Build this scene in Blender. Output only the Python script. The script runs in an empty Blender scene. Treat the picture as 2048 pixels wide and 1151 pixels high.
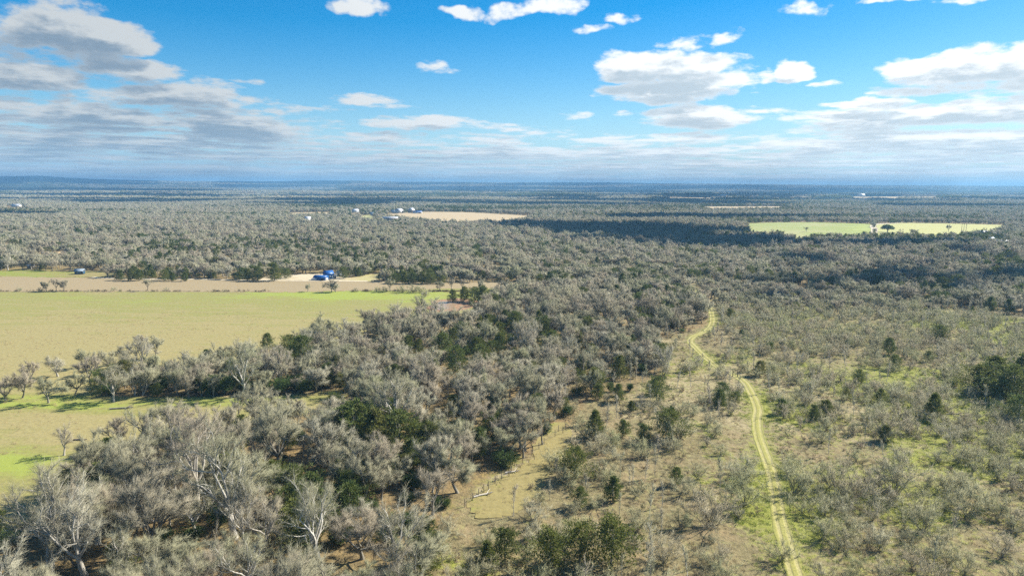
import bpy, math, random
import numpy as np
from mathutils import Matrix, Vector, Euler

SC = bpy.context.scene
COL = SC.collection
rs = np.random.default_rng(11)
random.seed(11)
rad = math.radians

# ------------------------------------------------------------------ camera
H = 62.0
F = 1365.0
PITCH = 8.52
ROLL = 0.25
RM = Matrix.Rotation(rad(90 - PITCH), 3, 'X') @ Matrix.Rotation(rad(ROLL), 3, 'Z')
cd = bpy.data.cameras.new('camera')
cd.sensor_width = 36.0
cd.lens = 36.0 * F / 2048.0
cd.clip_start = 0.5
cd.clip_end = 80000
cam = bpy.data.objects.new('camera', cd)
cam.matrix_world = Matrix.Translation((0, 0, H)) @ RM.to_4x4()
COL.objects.link(cam)
SC.camera = cam
RN = np.array(RM)

def ray(px, py):
    d = RM @ Vector(((px - 1024) / F, (575.5 - py) / F, -1.0))
    return d.normalized()

def P(px, py):
    d = ray(px, py)
    t = -H / min(d.z, -1e-4)
    return (d.x * t, d.y * t)

def project(x, y, z=0.0):
    v = np.stack([np.asarray(x, float), np.asarray(y, float), np.asarray(z, float) - H + 0 * np.asarray(x, float)], -1) @ RN
    w = np.maximum(-v[..., 2], 1e-3)
    return 1024 + F * v[..., 0] / w, 575.5 - F * v[..., 1] / w

# ------------------------------------------------------------------ render, sun, sky
SC.render.engine = 'CYCLES'
SC.view_settings.view_transform = 'Standard'
SC.view_settings.look = 'None'
SC.view_settings.gamma = 1
SC.view_settings.use_curve_mapping = False
SC.view_settings.exposure = 1.12
cy = SC.cycles
cy.max_bounces = 5
cy.diffuse_bounces = 3
cy.glossy_bounces = 2
cy.transmission_bounces = 2
cy.transparent_max_bounces = 6
cy.volume_bounces = 0
cy.use_denoising = False
try:
    cy.denoiser = 'OPENIMAGEDENOISE'
except Exception:
    pass
cy.sample_clamp_indirect = 6

SUN_EL = 38.0
SUN_AZ = 62.0                     # degrees clockwise from +Y (the view axis): from the right, a little ahead
SD = Vector((math.cos(rad(SUN_EL)) * math.sin(rad(SUN_AZ)), math.cos(rad(SUN_EL)) * math.cos(rad(SUN_AZ)), math.sin(rad(SUN_EL))))
sl = bpy.data.lights.new('sun', 'SUN')
sl.energy = 4.8
sl.angle = rad(0.53)
sl.color = (1.0, 0.94, 0.84)
so = bpy.data.objects.new('sun', sl)
so.rotation_euler = SD.to_track_quat('Z', 'Y').to_euler()
so.location = (300, 200, 400)
COL.objects.link(so)

class NT:
    """small helper to write shader node maths"""
    def __init__(self, tree):
        self.t = tree
    def n(self, typ, **kw):
        nd = self.t.nodes.new(typ)
        for k, v in kw.items():
            setattr(nd, k, v)
        return nd
    def put(self, sock, v):
        if hasattr(v, 'links') or isinstance(v, bpy.types.NodeSocket):
            self.t.links.new(v, sock)
        else:
            sock.default_value = v
    def m(self, op, a, b=0.0, c=0.0, clamp=False):
        nd = self.n('ShaderNodeMath', operation=op, use_clamp=clamp)
        for i, v in enumerate((a, b, c)):
            if i < len(nd.inputs):
                self.put(nd.inputs[i], v)
        return nd.outputs[0]
    def add(self, a, b): return self.m('ADD', a, b)
    def sub(self, a, b): return self.m('SUBTRACT', a, b)
    def mul(self, a, b): return self.m('MULTIPLY', a, b)
    def div(self, a, b): return self.m('DIVIDE', a, b)
    def sstep(self, x, lo, hi, a=0.0, b=1.0):
        nd = self.n('ShaderNodeMapRange', interpolation_type='SMOOTHSTEP')
        for s, v in zip(nd.inputs[:5], (x, lo, hi, a, b)):
            self.put(s, v)
        return nd.outputs[0]
    def mix(self, f, a, b, blend='MIX'):
        nd = self.n('ShaderNodeMix', data_type='RGBA', blend_type=blend)
        self.put(nd.inputs[0], f)
        for s, v in ((nd.inputs[6], a), (nd.inputs[7], b)):
            if isinstance(v, (tuple, list)):
                v = tuple(v) + ((1.0,) if len(v) == 3 else ())
            self.put(s, v)
        return nd.outputs[2]
    def noise(self, vec, scale, detail=4.0, rough=0.5, dist=0.0, color=False):
        nd = self.n('ShaderNodeTexNoise')
        if vec is not None:
            self.put(nd.inputs['Vector'], vec)
        nd.inputs['Scale'].default_value = scale
        nd.inputs['Detail'].default_value = detail
        nd.inputs['Roughness'].default_value = rough
        nd.inputs['Distortion'].default_value = dist
        return nd.outputs[1 if color else 0]
    def xyz(self, x, y, z):
        nd = self.n('ShaderNodeCombineXYZ')
        for s, v in zip(nd.inputs, (x, y, z)):
            self.put(s, v)
        return nd.outputs[0]
    def sep(self, v):
        nd = self.n('ShaderNodeSeparateXYZ')
        self.put(nd.inputs[0], v)
        return nd.outputs

# --- world: Nishita sky with broken cumulus worked out per direction
W = bpy.data.worlds.new('World')
SC.world = W
W.use_nodes = True
W.node_tree.nodes.clear()
T = NT(W.node_tree)
geo = T.n('ShaderNodeTexCoord').outputs['Generated']
dx, dy, dz = T.sep(geo)
sky = T.n('ShaderNodeTexSky', sky_type='NISHITA', sun_disc=False)
sky.sun_elevation = rad(SUN_EL)
sky.sun_rotation = rad(SUN_AZ)
sky.altitude = 150
sky.air_density = 1.0
sky.dust_density = 0.35
sky.ozone_density = 2.2
hs = T.n('ShaderNodeHueSaturation')
hs.inputs['Saturation'].default_value = 1.72
hs.inputs['Value'].default_value = 0.64
T.put(hs.inputs['Color'], sky.outputs[0])
skyc = hs.outputs[0]
az0 = T.m('ARCTAN2', dx, dy)
el0 = T.m('MAXIMUM', dz, 0.0)

# cloud banks: (photo-derived bearing, elevation, half sizes in degrees, weight)
def AE(px, py):
    d = ray(px, py)
    return math.degrees(math.atan2(d.x, d.y)), math.degrees(math.asin(d.z))
BL = []
def blob(px, py, rx, ry, w=1.0):
    a, e = AE(px, py)
    k = 57.3 / F
    BL.append((rad(a), rad(e), rad(rx * k * .92), rad(ry * k * .92), w * (1.5 if px < 620 and py > 80 else (1.22 if px > 1150 and py > 100 else 1.0))))
for b in [(110, 65, 120, 42, 1.0), (215, 85, 85, 33, .8), (40, 55, 90, 40, .5), (45, 150, 105, 28, .9), (280, 150, 85, 34, .8), (160, 122, 90, 18, .35),
          (330, 195, 170, 26, .8), (250, 235, 130, 26, .9), (110, 235, 160, 28, .65), (480, 258, 110, 28, .9), (30, 215, 90, 18, .7), (400, 225, 120, 26, .5),
          (180, 290, 330, 22, .55), (430, 175, 70, 12, .35), (520, 162, 35, 9, .3), (520, 215, 60, 12, .3),
          (718, 33, 62, 21, .9), (935, 26, 36, 13, .7), (1015, 24, 46, 22, .95), (1105, 12, 62, 22, .85), (1185, 68, 30, 11, .6), (1228, 45, 26, 10, .45), (865, 147, 46, 12, .7),
          (755, 203, 80, 13, .7), (825, 250, 110, 17, .9), (705, 280, 120, 14, .7), (1020, 258, 75, 12, .6), (985, 283, 90, 13, .6), (1145, 235, 38, 10, .55),
          (1270, 150, 70, 34, 1.0), (1390, 140, 110, 36, 1.15), (1220, 192, 62, 20, .9), (1330, 190, 150, 24, 1.1), (1435, 175, 70, 24, .9), (1400, 240, 120, 24, 1.1), (1320, 205, 110, 20, .8),
          (1365, 90, 40, 12, .45), (1445, 84, 32, 12, .8), (1580, 148, 36, 20, 1.0), (1605, 38, 42, 15, .6), (1645, 166, 32, 8, .6), (1525, 160, 24, 14, .55), (1530, 222, 42, 9, .4), (1250, 234, 18, 8, .5),
          (1840, 130, 52, 17, .85), (1985, 135, 130, 34, 1.2), (1890, 172, 125, 17, .9), (1740, 206, 82, 12, .9), (1900, 232, 240, 23, 1.1), (2080, 160, 90, 40, .9), (2030, 225, 120, 26, .9),
          (1760, 262, 120, 15, .7), (1930, 275, 260, 18, .9), (1620, 292, 190, 13, .8), (1420, 282, 130, 12, .5), (1970, 300, 260, 15, .8), (1300, 300, 160, 12, .6), (980, 312, 260, 13, .5), (620, 315, 240, 14, .5),
          (1800, 3, 60, 8, .5), (1980, 0, 90, 9, .7)]:
    blob(*b)

grp = bpy.data.node_groups.new('cloud_cover', 'ShaderNodeTree')
for nm in ('az', 'el'):
    grp.interface.new_socket(nm, in_out='INPUT', socket_type='NodeSocketFloat')
grp.interface.new_socket('d', in_out='OUTPUT', socket_type='NodeSocketFloat')
G = NT(grp)
gi = G.n('NodeGroupInput')
go = G.n('NodeGroupOutput')
gaz, gel = gi.outputs[0], gi.outputs[1]
e1 = G.add(gel, 0.040)
U = G.mul(gaz, 6.0)
V = G.div(2.3, G.m('SQRT', e1))
wv = G.noise(G.xyz(U, V, 1.7), 1.3, 4, .55, color=True)
wx, wy, wz = G.sep(wv)
waz = G.add(gaz, G.mul(G.sub(wx, .5), 0.10))
wel = G.add(gel, G.mul(G.sub(wy, .5), G.mul(e1, 0.26)))
tot = None
for a, e, ra, re, w in BL:
    q = G.m('MULTIPLY_ADD', waz, 1 / ra, -a / ra)
    r = G.m('MULTIPLY_ADD', wel, 1 / re, -e / re)
    # flatter below than above
    r = G.m('MAXIMUM', r, G.mul(r, -1.35))
    s = G.m('MULTIPLY_ADD', q, q, G.mul(r, r))
    s = G.m('MULTIPLY_ADD', s, -w * .75, w)
    tot = s if tot is None else G.m('SMOOTH_MAX', tot, s, 0.25)
tot = G.m('MAXIMUM', tot, -0.9)
n1 = G.noise(G.xyz(U, V, 4.2), 1.5, 9, .58)
n2 = G.noise(G.xyz(G.mul(U, .8), G.mul(V, 1.4), 9.1), 4.5, 6, .6)
# a closed deck of stratocumulus low down, seen edge on
deckn = G.noise(G.xyz(G.mul(U, .5), G.mul(V, 1.5), 3.3), 2.4, 4, .55)
deck = G.mul(G.sstep(gel, rad(-0.4), rad(0.7)), G.sstep(gel, rad(2.6), rad(5.6), 1.0, 0.0))
ldeck = G.mul(G.sstep(gaz, rad(-4), rad(-20)), G.mul(G.sstep(gel, rad(-.4), rad(.7)), G.sstep(gel, rad(4.6), rad(7.6), 1.0, 0.0)))
rdeck = G.mul(G.sstep(gaz, rad(6), rad(20)), G.mul(G.sstep(gel, rad(-.4), rad(.7)), G.sstep(gel, rad(2.8), rad(5.4), 1.0, 0.0)))
deck = G.m('MAXIMUM', deck, G.m('MAXIMUM', ldeck, rdeck))
deckd = G.add(G.m('MULTIPLY_ADD', deck, 1.35, -0.75), G.mul(deck, G.mul(G.sub(deckn, .5), 2.4)))
dd = G.m('SMOOTH_MAX', tot, deckd, 0.2)
n4 = G.noise(G.xyz(U, G.mul(V, 1.1), 6.6), 5.5, 8, .62)
dd = G.m('MULTIPLY_ADD', G.sub(n1, .5), 2.6, dd)
dd = G.m('MULTIPLY_ADD', G.sub(n2, .5), 1.1, dd)
dd = G.m('MULTIPLY_ADD', G.sub(n4, .5), 2.0, dd)
# scattered fair-weather cloud away from the view
far_ = G.m('MAXIMUM', G.sstep(G.m('ABSOLUTE', gaz), 0.72, 0.95), G.sstep(gel, 0.30, 0.42))
n3 = G.noise(G.xyz(G.mul(U, 1.0), G.mul(V, 1.3), 2.2), 1.1, 2, .5)
dd = G.add(dd, G.mul(far_, G.m('MULTIPLY_ADD', n3, 5.0, -2.1)))
grp.links.new(dd, go.inputs[0])

def cover(a, e):
    nd = T.n('ShaderNodeGroup')
    nd.node_tree = grp
    T.put(nd.inputs[0], a)
    T.put(nd.inputs[1], e)
    return nd.outputs[0]
D0 = cover(az0, el0)
ee = T.add(el0, 0.035)
D1 = cover(T.add(az0, T.mul(ee, 0.07)), T.add(el0, T.mul(ee, 0.115)))
alpha = T.sstep(D0, -0.05, 0.75)
thick = T.sstep(D0, 0.1, 1.3)
under = T.sstep(D1, 0.0, 1.05)
sdot = T.n('ShaderNodeVectorMath', operation='DOT_PRODUCT')
T.put(sdot.inputs[0], geo)
sdot.inputs[1].default_value = SD
toward = T.sstep(sdot.outputs['Value'], 0.02, 0.78)
top_c = T.mix(toward, (2.95, 3.1, 3.15), (5.5, 5.55, 5.5))
bot_c = T.mix(toward, (1.15, 1.55, 2.0), (2.9, 3.35, 3.65))
shade = T.mul(under, T.m('MULTIPLY_ADD', thick, .5, .5))
cl_c = T.mix(shade, top_c, bot_c)
# air in front of far cloud
air = T.mix(toward, (1.95, 2.85, 3.6), (2.8, 3.7, 4.2))
airf = T.m('POWER', 2.718, T.mul(el0, -1.0 / rad(1.55)))
cl_c = T.mix(T.mul(airf, .85), cl_c, air)
airw = T.m('POWER', 2.718, T.mul(el0, -1.0 / rad(5.0)))
lowsky = T.mix(T.mul(airw, .9), skyc, T.mix(toward, (1.15, 2.55, 4.1), (1.6, 3.1, 4.4)))
lowsky = T.mix(T.mul(airf, .8), lowsky, air)
fin = T.mix(T.mul(alpha, .97), lowsky, cl_c)
bg = T.n('ShaderNodeBackground')
bg.inputs['Strength'].default_value = 0.10
T.put(bg.inputs['Color'], fin)
wo = T.n('ShaderNodeOutputWorld')
W.node_tree.links.new(bg.outputs[0], wo.inputs['Surface'])
W.cycles.sampling_method = 'MANUAL'
W.cycles.sample_map_resolution = 512

# ------------------------------------------------------------------ helpers
def tag(o, label=None, cat=None, group=None, kind=None):
    if label: o['label'] = label
    if cat: o['category'] = cat
    if group: o['group'] = group
    if kind: o['kind'] = kind
    return o

def link(o, parent=None):
    COL.objects.link(o)
    if parent is not None:
        o.parent = parent
    return o

def mesh_np(name, v, f, mats, mi=None, attrs=None):
    me = bpy.data.meshes.new(name)
    v = np.asarray(v, np.float32).reshape(-1, 3)
    f = np.asarray(f, np.int32)
    k = f.shape[1]
    me.vertices.add(len(v))
    me.vertices.foreach_set('co', v.ravel())
    me.loops.add(f.size)
    me.loops.foreach_set('vertex_index', f.ravel())
    me.polygons.add(len(f))
    me.polygons.foreach_set('loop_start', np.arange(len(f), dtype=np.int32) * k)
    if mi is not None:
        me.polygons.foreach_set('material_index', np.asarray(mi, np.int32))
    for m in (mats if isinstance(mats, (list, tuple)) else [mats]):
        me.materials.append(m)
    for an, av in (attrs or {}).items():
        a = me.attributes.new(an, 'FLOAT', 'POINT')
        a.data.foreach_set('value', np.asarray(av, np.float32))
    me.update(calc_edges=True)
    me.validate()
    return me

def inpoly(poly, x, y):
    x = np.asarray(x, float); y = np.asarray(y, float)
    r = np.zeros(x.shape, bool)
    n = len(poly)
    for i in range(n):
        x1, y1 = poly[i]; x2, y2 = poly[(i + 1) % n]
        if y1 == y2: continue
        c = ((y1 > y) != (y2 > y)) & (x < (x2 - x1) * (y - y1) / (y2 - y1) + x1)
        r ^= c
    return r

_lat = np.random.default_rng(5).random((256, 256))
def vnoise(x, y, s):
    x = np.asarray(x, float) / s + 1000.3; y = np.asarray(y, float) / s + 1000.7
    xi = np.floor(x).astype(int); yi = np.floor(y).astype(int)
    fx = x - xi; fy = y - yi
    fx = fx * fx * (3 - 2 * fx); fy = fy * fy * (3 - 2 * fy)
    g = lambda a, b: _lat[a & 255, b & 255]
    return (g(xi, yi) * (1 - fx) + g(xi + 1, yi) * fx) * (1 - fy) + (g(xi, yi + 1) * (1 - fx) + g(xi + 1, yi + 1) * fx) * fy
def fbm(x, y, s, o=4):
    t = 0; a = .5; w = 0
    for i in range(o):
        t = t + a * vnoise(np.asarray(x) + 37 * i, np.asarray(y) - 61 * i, s / 2 ** i); w += a; a *= .5
    return t / w
def sst(x, a, b):
    t = np.clip((np.asarray(x, float) - a) / (b - a), 0, 1)
    return t * t * (3 - 2 * t)

# ------------------------------------------------------------------ terrain height
RX = [-400, 0, 90, 150, 260, 400, 560, 660, 760, 800, 900, 1000, 1200, 1300, 1420, 1500, 1600, 2048, 2600]
RH = [8, 9, 11, 8, 5, 4, 5, 6.2, 6.2, 5, 5.4, 5, 5.2, 3.6, 4.2, 3, 2, .8, 1]
def gz(x, y):
    x = np.asarray(x, float); y = np.asarray(y, float)
    d = np.hypot(x, y)
    und = (fbm(x, y, 1700, 3) - .5) * 46 * sst(d, 1700, 5200)
    px = 1024 + F * x / np.maximum(y, 1)
    rh = np.interp(px, RX, RH)
    rid = (62 + rh / F * 13000 + 26 * (fbm(x, y, 1300, 3) - .5)) * sst(d, 8800, 12800)
    return und * (1 - sst(d, 9000, 12000)) + rid * (y > 0)

# ------------------------------------------------------------------ zones (ground polygons, traced as photo rays onto the ground)
FIELD = [(-420, 553), (0, 553), (400, 558), (740, 563), (1150, 566), (1150, 574), (1040, 580), (1000, 600), (960, 622), (850, 640), (760, 655), (650, 690), (560, 712),
         (420, 740), (250, 752), (185, 792), (330, 796), (560, 790), (690, 780), (705, 800), (600, 830), (420, 850), (250, 898), (150, 970), (60, 1038), (0, 1070), (-420, 1200)]
STRIP = [(-420, 552), (0, 553), (400, 557.5), (740, 562.5), (1150, 566), (1150, 574), (900, 577), (600, 584), (-420, 583)]
CENTER = [(765, 430), (830, 423.5), (930, 424), (1060, 431), (1066, 438), (1000, 449), (900, 449), (820, 444)]
RGREEN = [(1490, 446.5), (1560, 444.6), (1640, 444.5), (1745, 448), (1747, 473), (1700, 479), (1640, 476), (1600, 483), (1560, 472), (1500, 470)]
RHAY = [(1748, 448), (1800, 445.5), (1900, 447), (2005, 449.5), (2012, 458), (1985, 466), (1950, 472), (1880, 478), (1800, 476), (1749, 475)]
FARP = [[(1660, 394), (1760, 392), (1895, 393), (1880, 399.5), (1720, 400)], [(1330, 396.5), (1430, 396), (1440, 401), (1330, 401.5)], [(1395, 413.5), (1560, 413.5), (1600, 420), (1420, 422)],
        [(575, 426), (660, 424), (665, 432), (580, 435)], [(722, 430), (745, 430), (748, 445), (720, 443)], [(1985, 396), (2060, 396), (2060, 400), (1990, 400)]]
YARD = [(515, 563), (530, 552), (600, 548), (690, 546), (700, 556), (742, 548), (766, 545), (772, 556), (740, 562)]
YARD2 = [(-30, 553), (-20, 541), (70, 539), (120, 543), (200, 541), (235, 546), (225, 554), (120, 554)]
DIRT = [(100, 515), (112, 503), (130, 506), (140, 513), (146, 521), (115, 521)]
SCRUB = [(1340, 560), (1425, 585), (1415, 650), (1310, 680), (1330, 740), (1250, 790), (1170, 800), (1150, 850), (1080, 905), (960, 965), (900, 1030), (880, 1100), (800, 1500),
         (3000, 1500), (3000, 660), (2048, 632), (1800, 605), (1560, 578), (1430, 560)]
MOWN = [(1150, 845), (1160, 880), (1120, 915), (1080, 960), (1050, 1000), (1000, 1030), (960, 1045), (930, 1042), (932, 1010), (965, 962), (1040, 920), (1085, 880), (1120, 850)]
NEARW = [(-600, 1180), (0, 1068), (60, 1036), (150, 968), (250, 896), (420, 848), (600, 828), (705, 795), (850, 770), (1000, 770), (1150, 815), (1085, 895), (960, 955), (900, 1030), (880, 1100), (800, 1500), (-900, 1500)]
TRACK = [(1660, 1400), (1632, 1270), (1608, 1190), (1590, 1140), (1575, 1090), (1562, 1040), (1553, 990), (1543, 940), (1528, 900), (1518, 870), (1514, 840), (1516, 815), (1504, 785), (1490, 763), (1468, 748), (1440, 735), (1410, 712), (1390, 692), (1381, 682),
         (1388, 672), (1412, 661), (1425, 645), (1423, 622), (1412, 604), (1396, 586), (1382, 573), (1368, 561)]
POND = [(862, 613), (878, 603), (896, 602), (912, 606), (908, 616), (885, 620), (868, 619)]
MUD = [(850, 616), (872, 600), (905, 596), (950, 598), (962, 606), (940, 616), (910, 623), (870, 624)]

def poly_world(pl):
    return [P(x, y) for x, y in pl]

def catmull(pts, n=8):
    p = [np.array(q, float) for q in pts]
    p = [2 * p[0] - p[1]] + p + [2 * p[-1] - p[-2]]
    out = []
    for i in range(1, len(p) - 2):
        for k in range(n):
            t = k / n
            out.append(.5 * ((2 * p[i]) + (-p[i - 1] + p[i + 1]) * t + (2 * p[i - 1] - 5 * p[i] + 4 * p[i + 1] - p[i + 2]) * t * t + (-p[i - 1] + 3 * p[i] - 3 * p[i + 1] + p[i + 2]) * t ** 3))
    out.append(p[-2])
    return np.array(out)
TR = catmull(poly_world(TRACK), 10)
def track_dist(x, y):
    x = np.asarray(x, float); y = np.asarray(y, float)
    best = np.full(x.shape, 1e9)
    for q in TR:
        best = np.minimum(best, (x - q[0]) ** 2 + (y - q[1]) ** 2)
    return np.sqrt(best)

# ------------------------------------------------------------------ materials
def mat(name):
    m = bpy.data.materials.new(name)
    m.use_nodes = True
    nt = m.node_tree
    b = nt.nodes['Principled BSDF']
    b.inputs['Roughness'].default_value = 0.9
    b.inputs['Specular IOR Level'].default_value = 0.15
    return m, NT(nt), b

def plain(name, c, rough=.8, var=.12, scale=3.0, spec=.2):
    m, t, b = mat(name)
    co = t.n('ShaderNodeTexCoord').outputs['Object']
    n = t.noise(co, scale, 4, .6)
    d = tuple(x * (1 - var * 1.6) for x in c)
    l = tuple(min(1, x * (1 + var)) for x in c)
    t.put(b.inputs['Base Color'], t.mix(t.sstep(n, .3, .7), d, l))
    b.inputs['Roughness'].default_value = rough
    b.inputs['Specular IOR Level'].default_value = spec
    return m

def tree_mat(name, cols, leaf=False, nscale=.9):
    """colour of the wood or leaves drifts from tree to tree and over the land"""
    m, t, b = mat(name)
    oi = t.n('ShaderNodeObjectInfo')
    r = oi.outputs['Random']
    loc = oi.outputs['Location']
    ln = t.noise(loc, .011, 3, .6)
    ln2 = t.noise(loc, .0042, 2, .5)
    c = t.mix(t.sstep(t.add(t.mul(ln, .75), t.mul(r, .35)), .38, .72), cols[0], cols[1])
    c = t.mix(t.sstep(t.add(t.mul(ln2, .6), t.mul(t.m('FRACT', t.mul(r, 7.31)), .5)), .42, .75), c, cols[2])
    c = t.mix(t.mul(t.sstep(t.m('FRACT', t.mul(r, 13.7)), .72, .98), .8), c, cols[3])
    co = t.n('ShaderNodeTexCoord').outputs['Object']
    n = t.noise(co, nscale, 3, .6)
    if leaf:
        n2 = t.noise(co, 2.6, 2, .5)
        c = t.mix(t.sstep(n2, .42, .72), c, cols[4])
    c = t.mix(t.sstep(n, .3, .75, .0, .45), c, tuple(x * .55 for x in cols[0]))
    t.put(b.inputs['Base Color'], c)
    if leaf:
        b.inputs['Roughness'].default_value = .7
        b.inputs['Specular IOR Level'].default_value = .12
        tl_ = t.n('ShaderNodeBsdfTranslucent')
        t.put(tl_.inputs[0], c)
        mx = t.n('ShaderNodeMixShader')
        mx.inputs[0].default_value = .35
        t.t.links.new(b.outputs[0], mx.inputs[1]); t.t.links.new(tl_.outputs[0], mx.inputs[2])
        t.t.links.new(mx.outputs[0], t.t.nodes['Material Output'].inputs['Surface'])
    return m

M_TWIG = tree_mat('bare_twigs', [(.355, .335, .225), (.315, .320, .190), (.37, .32, .235), (.44, .42, .315)])
M_BARK = tree_mat('oak_bark', [(.26, .24, .19), (.33, .31, .25), (.20, .18, .14), (.50, .47, .40)], nscale=1.5)
M_PALE = tree_mat('pale_bark', [(.52, .49, .42), (.58, .55, .48), (.46, .42, .35), (.64, .61, .54)], nscale=1.5)
M_CEDAR = tree_mat('cedar_leaf', [(.125, .165, .048), (.100, .150, .046), (.165, .185, .046), (.185, .17, .055), (.24, .25, .065)], leaf=True)
M_EVER = tree_mat('evergreen_leaf', [(.085, .130, .042), (.098, .150, .044), (.08, .115, .04), (.12, .165, .054), (.145, .20, .06)], leaf=True)
M_STEM = tree_mat('scrub_stem', [(.22, .21, .14), (.26, .25, .15), (.20, .17, .12), (.32, .29, .21)])
M_SCRUB = tree_mat('scrub_twig', [(.43, .415, .245), (.40, .405, .205), (.44, .385, .26), (.50, .475, .33)])
M_BRUSH = tree_mat('undergrowth_twig', [(.25, .21, .14), (.20, .20, .10), (.27, .20, .14), (.32, .28, .18)])

# ground
def ground_mat():
    m, t, b = mat('ground')
    co = t.n('ShaderNodeTexCoord').outputs['Object']
    ag = t.n('ShaderNodeAttribute', attribute_name='green').outputs['Fac']
    at = t.n('ShaderNodeAttribute', attribute_name='tan').outputs['Fac']
    aw = t.n('ShaderNodeAttribute', attribute_name='wood').outputs['Fac']
    n1 = t.noise(co, .9, 6, .65)
    n2 = t.noise(co, .16, 5, .6)
    n3 = t.noise(co, .045, 4, .55)
    n4 = t.noise(co, 3.5, 3, .6)
    litter = t.mix(t.sstep(n1, .3, .7), (.150, .125, .058), (.265, .222, .110))
    litter = t.mix(t.sstep(n2, .45, .7, 0, .75), litter, (.315, .235, .125))
    straw = t.mix(t.sstep(n1, .3, .7), (.27, .22, .11), (.40, .335, .19))
    c = t.mix(t.sstep(t.add(at, t.mul(t.sub(n2, .5), 1.2)), .35, .75), litter, straw)
    grass = t.mix(t.sstep(n4, .3, .7), (.165, .185, .030), (.29, .30, .055))
    n7 = t.noise(co, .55, 6, .72)
    gf = t.add(ag, t.add(t.add(t.mul(t.sub(n3, .5), .8), t.mul(t.sub(n7, .5), 2.6)), t.mul(t.sub(n1, .5), 1.0)))
    c = t.mix(t.sstep(gf, .30, .55, 0, .55), c, (.29, .275, .095))
    c = t.mix(t.sstep(gf, .48, .85, 0, .9), c, grass)
    fl = t.mix(t.sstep(n1, .35, .65), (.13, .095, .05), (.30, .20, .085))
    n6 = t.noise(co, .38, 6, .7)
    c = t.mix(t.sstep(n6, .51, .66, 0, .7), c, (.165, .135, .068))
    c = t.mix(t.sstep(n6, .46, .34, 0, .6), c, (.30, .29, .105))
    c = t.mix(t.mul(aw, t.sstep(n3, .35, .6, .35, .85)), c, fl)
    t.put(b.inputs['Base Color'], c)
    bp = t.n('ShaderNodeBump')
    bp.inputs['Strength'].default_value = .9
    bp.inputs['Distance'].default_value = .35
    t.put(bp.inputs['Height'], t.add(n1, t.mul(n4, .5)))
    t.t.links.new(bp.outputs[0], b.inputs['Normal'])
    return m
M_GROUND = ground_mat()

def field_mat(name, tan, green, bright, streak=(.012, .10), bump=.2):
    m, t, b = mat(name)
    co = t.n('ShaderNodeTexCoord').outputs['Object']
    ag = t.n('ShaderNodeAttribute', attribute_name='green').outputs['Fac']
    mp = t.n('ShaderNodeMapping')
    t.put(mp.inputs[0], co)
    mp.inputs['Scale'].default_value = (streak[0], streak[1], 1)
    mp.inputs['Rotation'].default_value = (0, 0, rad(3))
    n1 = t.noise(mp.outputs[0], 2.2, 6, .62)
    n2 = t.noise(co, .035, 5, .6)
    n3 = t.noise(co, .8, 5, .68)
    c = t.mix(t.sstep(n3, .3, .7), tuple(x * .78 for x in tan), tan)
    g = t.mix(t.sstep(n3, .3, .7), tuple(x * .75 for x in green), green)
    n5 = t.noise(co, .22, 6, .7)
    f = t.add(ag, t.add(t.add(t.mul(t.sub(n1, .5), 2.5), t.mul(t.sub(n5, .5), 1.5)), t.mul(t.sub(n2, .5), 1.0)))
    c = t.mix(t.sstep(f, .15, .85), c, g)
    c = t.mix(t.sstep(f, .85, 1.35, 0, .9), c, bright)
    dark = t.mix(t.sstep(t.add(t.mul(n1, .6), t.mul(n5, .4)), .55, .68, 0, .5), c, tuple(x * .6 for x in tan))
    t.put(b.inputs['Base Color'], dark)
    bp = t.n('ShaderNodeBump')
    bp.inputs['Strength'].default_value = .6
    bp.inputs['Distance'].default_value = bump
    t.put(bp.inputs['Height'], n3)
    t.t.links.new(bp.outputs[0], b.inputs['Normal'])
    return m
M_MEADOW = field_mat('meadow_grass', (.335, .285, .122), (.285, .272, .088), (.27, .315, .060))
M_FALLOW = field_mat('fallow_grass', (.35, .275, .155), (.30, .245, .12), (.29, .28, .10))
M_HAY = field_mat('hay_grass', (.46, .44, .17), (.40, .43, .12), (.37, .43, .10))
M_PASTURE = field_mat('pasture_grass', (.38, .37, .16), (.29, .34, .09), (.36, .40, .10), streak=(.006, .03))
M_FARF = field_mat('far_field', (.50, .39, .23), (.44, .36, .20), (.35, .36, .16))
M_SAND = field_mat('sandy_yard', (.60, .50, .34), (.45, .38, .19), (.40, .38, .14))
M_GRASSY = field_mat('verge_grass', (.30, .25, .10), (.24, .30, .04), (.28, .38, .04))
M_MUD = plain('pond_mud', (.33, .20, .11), .7, .25, .5)
M_CLEARSAND = plain('dirt_heap', (.52, .38, .20), .95, .25, .6)

# ------------------------------------------------------------------ ground sheet
def axis(dense, step, lim, n):
    a = np.arange(-dense if lim[0] < 0 else lim[0], dense + step, step)
    g = np.geomspace(step, 1, 2)
    hi = dense + (lim[1] - dense) * (np.linspace(0, 1, n)[1:] ** 2.6)
    out = np.concatenate([a, hi])
    if lim[0] < 0:
        out = np.concatenate([-hi[::-1], out])
    return out
xs = axis(420, 2.6, (-17000, 17000), 46)
ys = axis(640, 2.2, (40, 17000), 90)
ys = np.concatenate([[-900, -300, -80, 0, 20], ys])
GX, GY = np.meshgrid(xs, ys)
gx, gy = GX.ravel(), GY.ravel()
pu, pv = project(gx, np.maximum(gy, 5))
infield = inpoly(FIELD, pu, pv)
inscrub = inpoly(SCRUB, pu, pv)
innear = inpoly(NEARW, pu, pv)
inmown = inpoly(MOWN, pu, pv)
gd = np.hypot(gx, gy)
green = np.full(gx.shape, -.1) + .25 * (fbm(gx, gy, 40, 3) - .5)
green += inscrub * (.22 + .55 * sst(fbm(gx + 300, gy, 34, 3), .48, .66) + .1 * (pu > 1580))
green -= inscrub * .25 * sst(pu, 1480, 1250) * (pv > 780)
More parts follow.
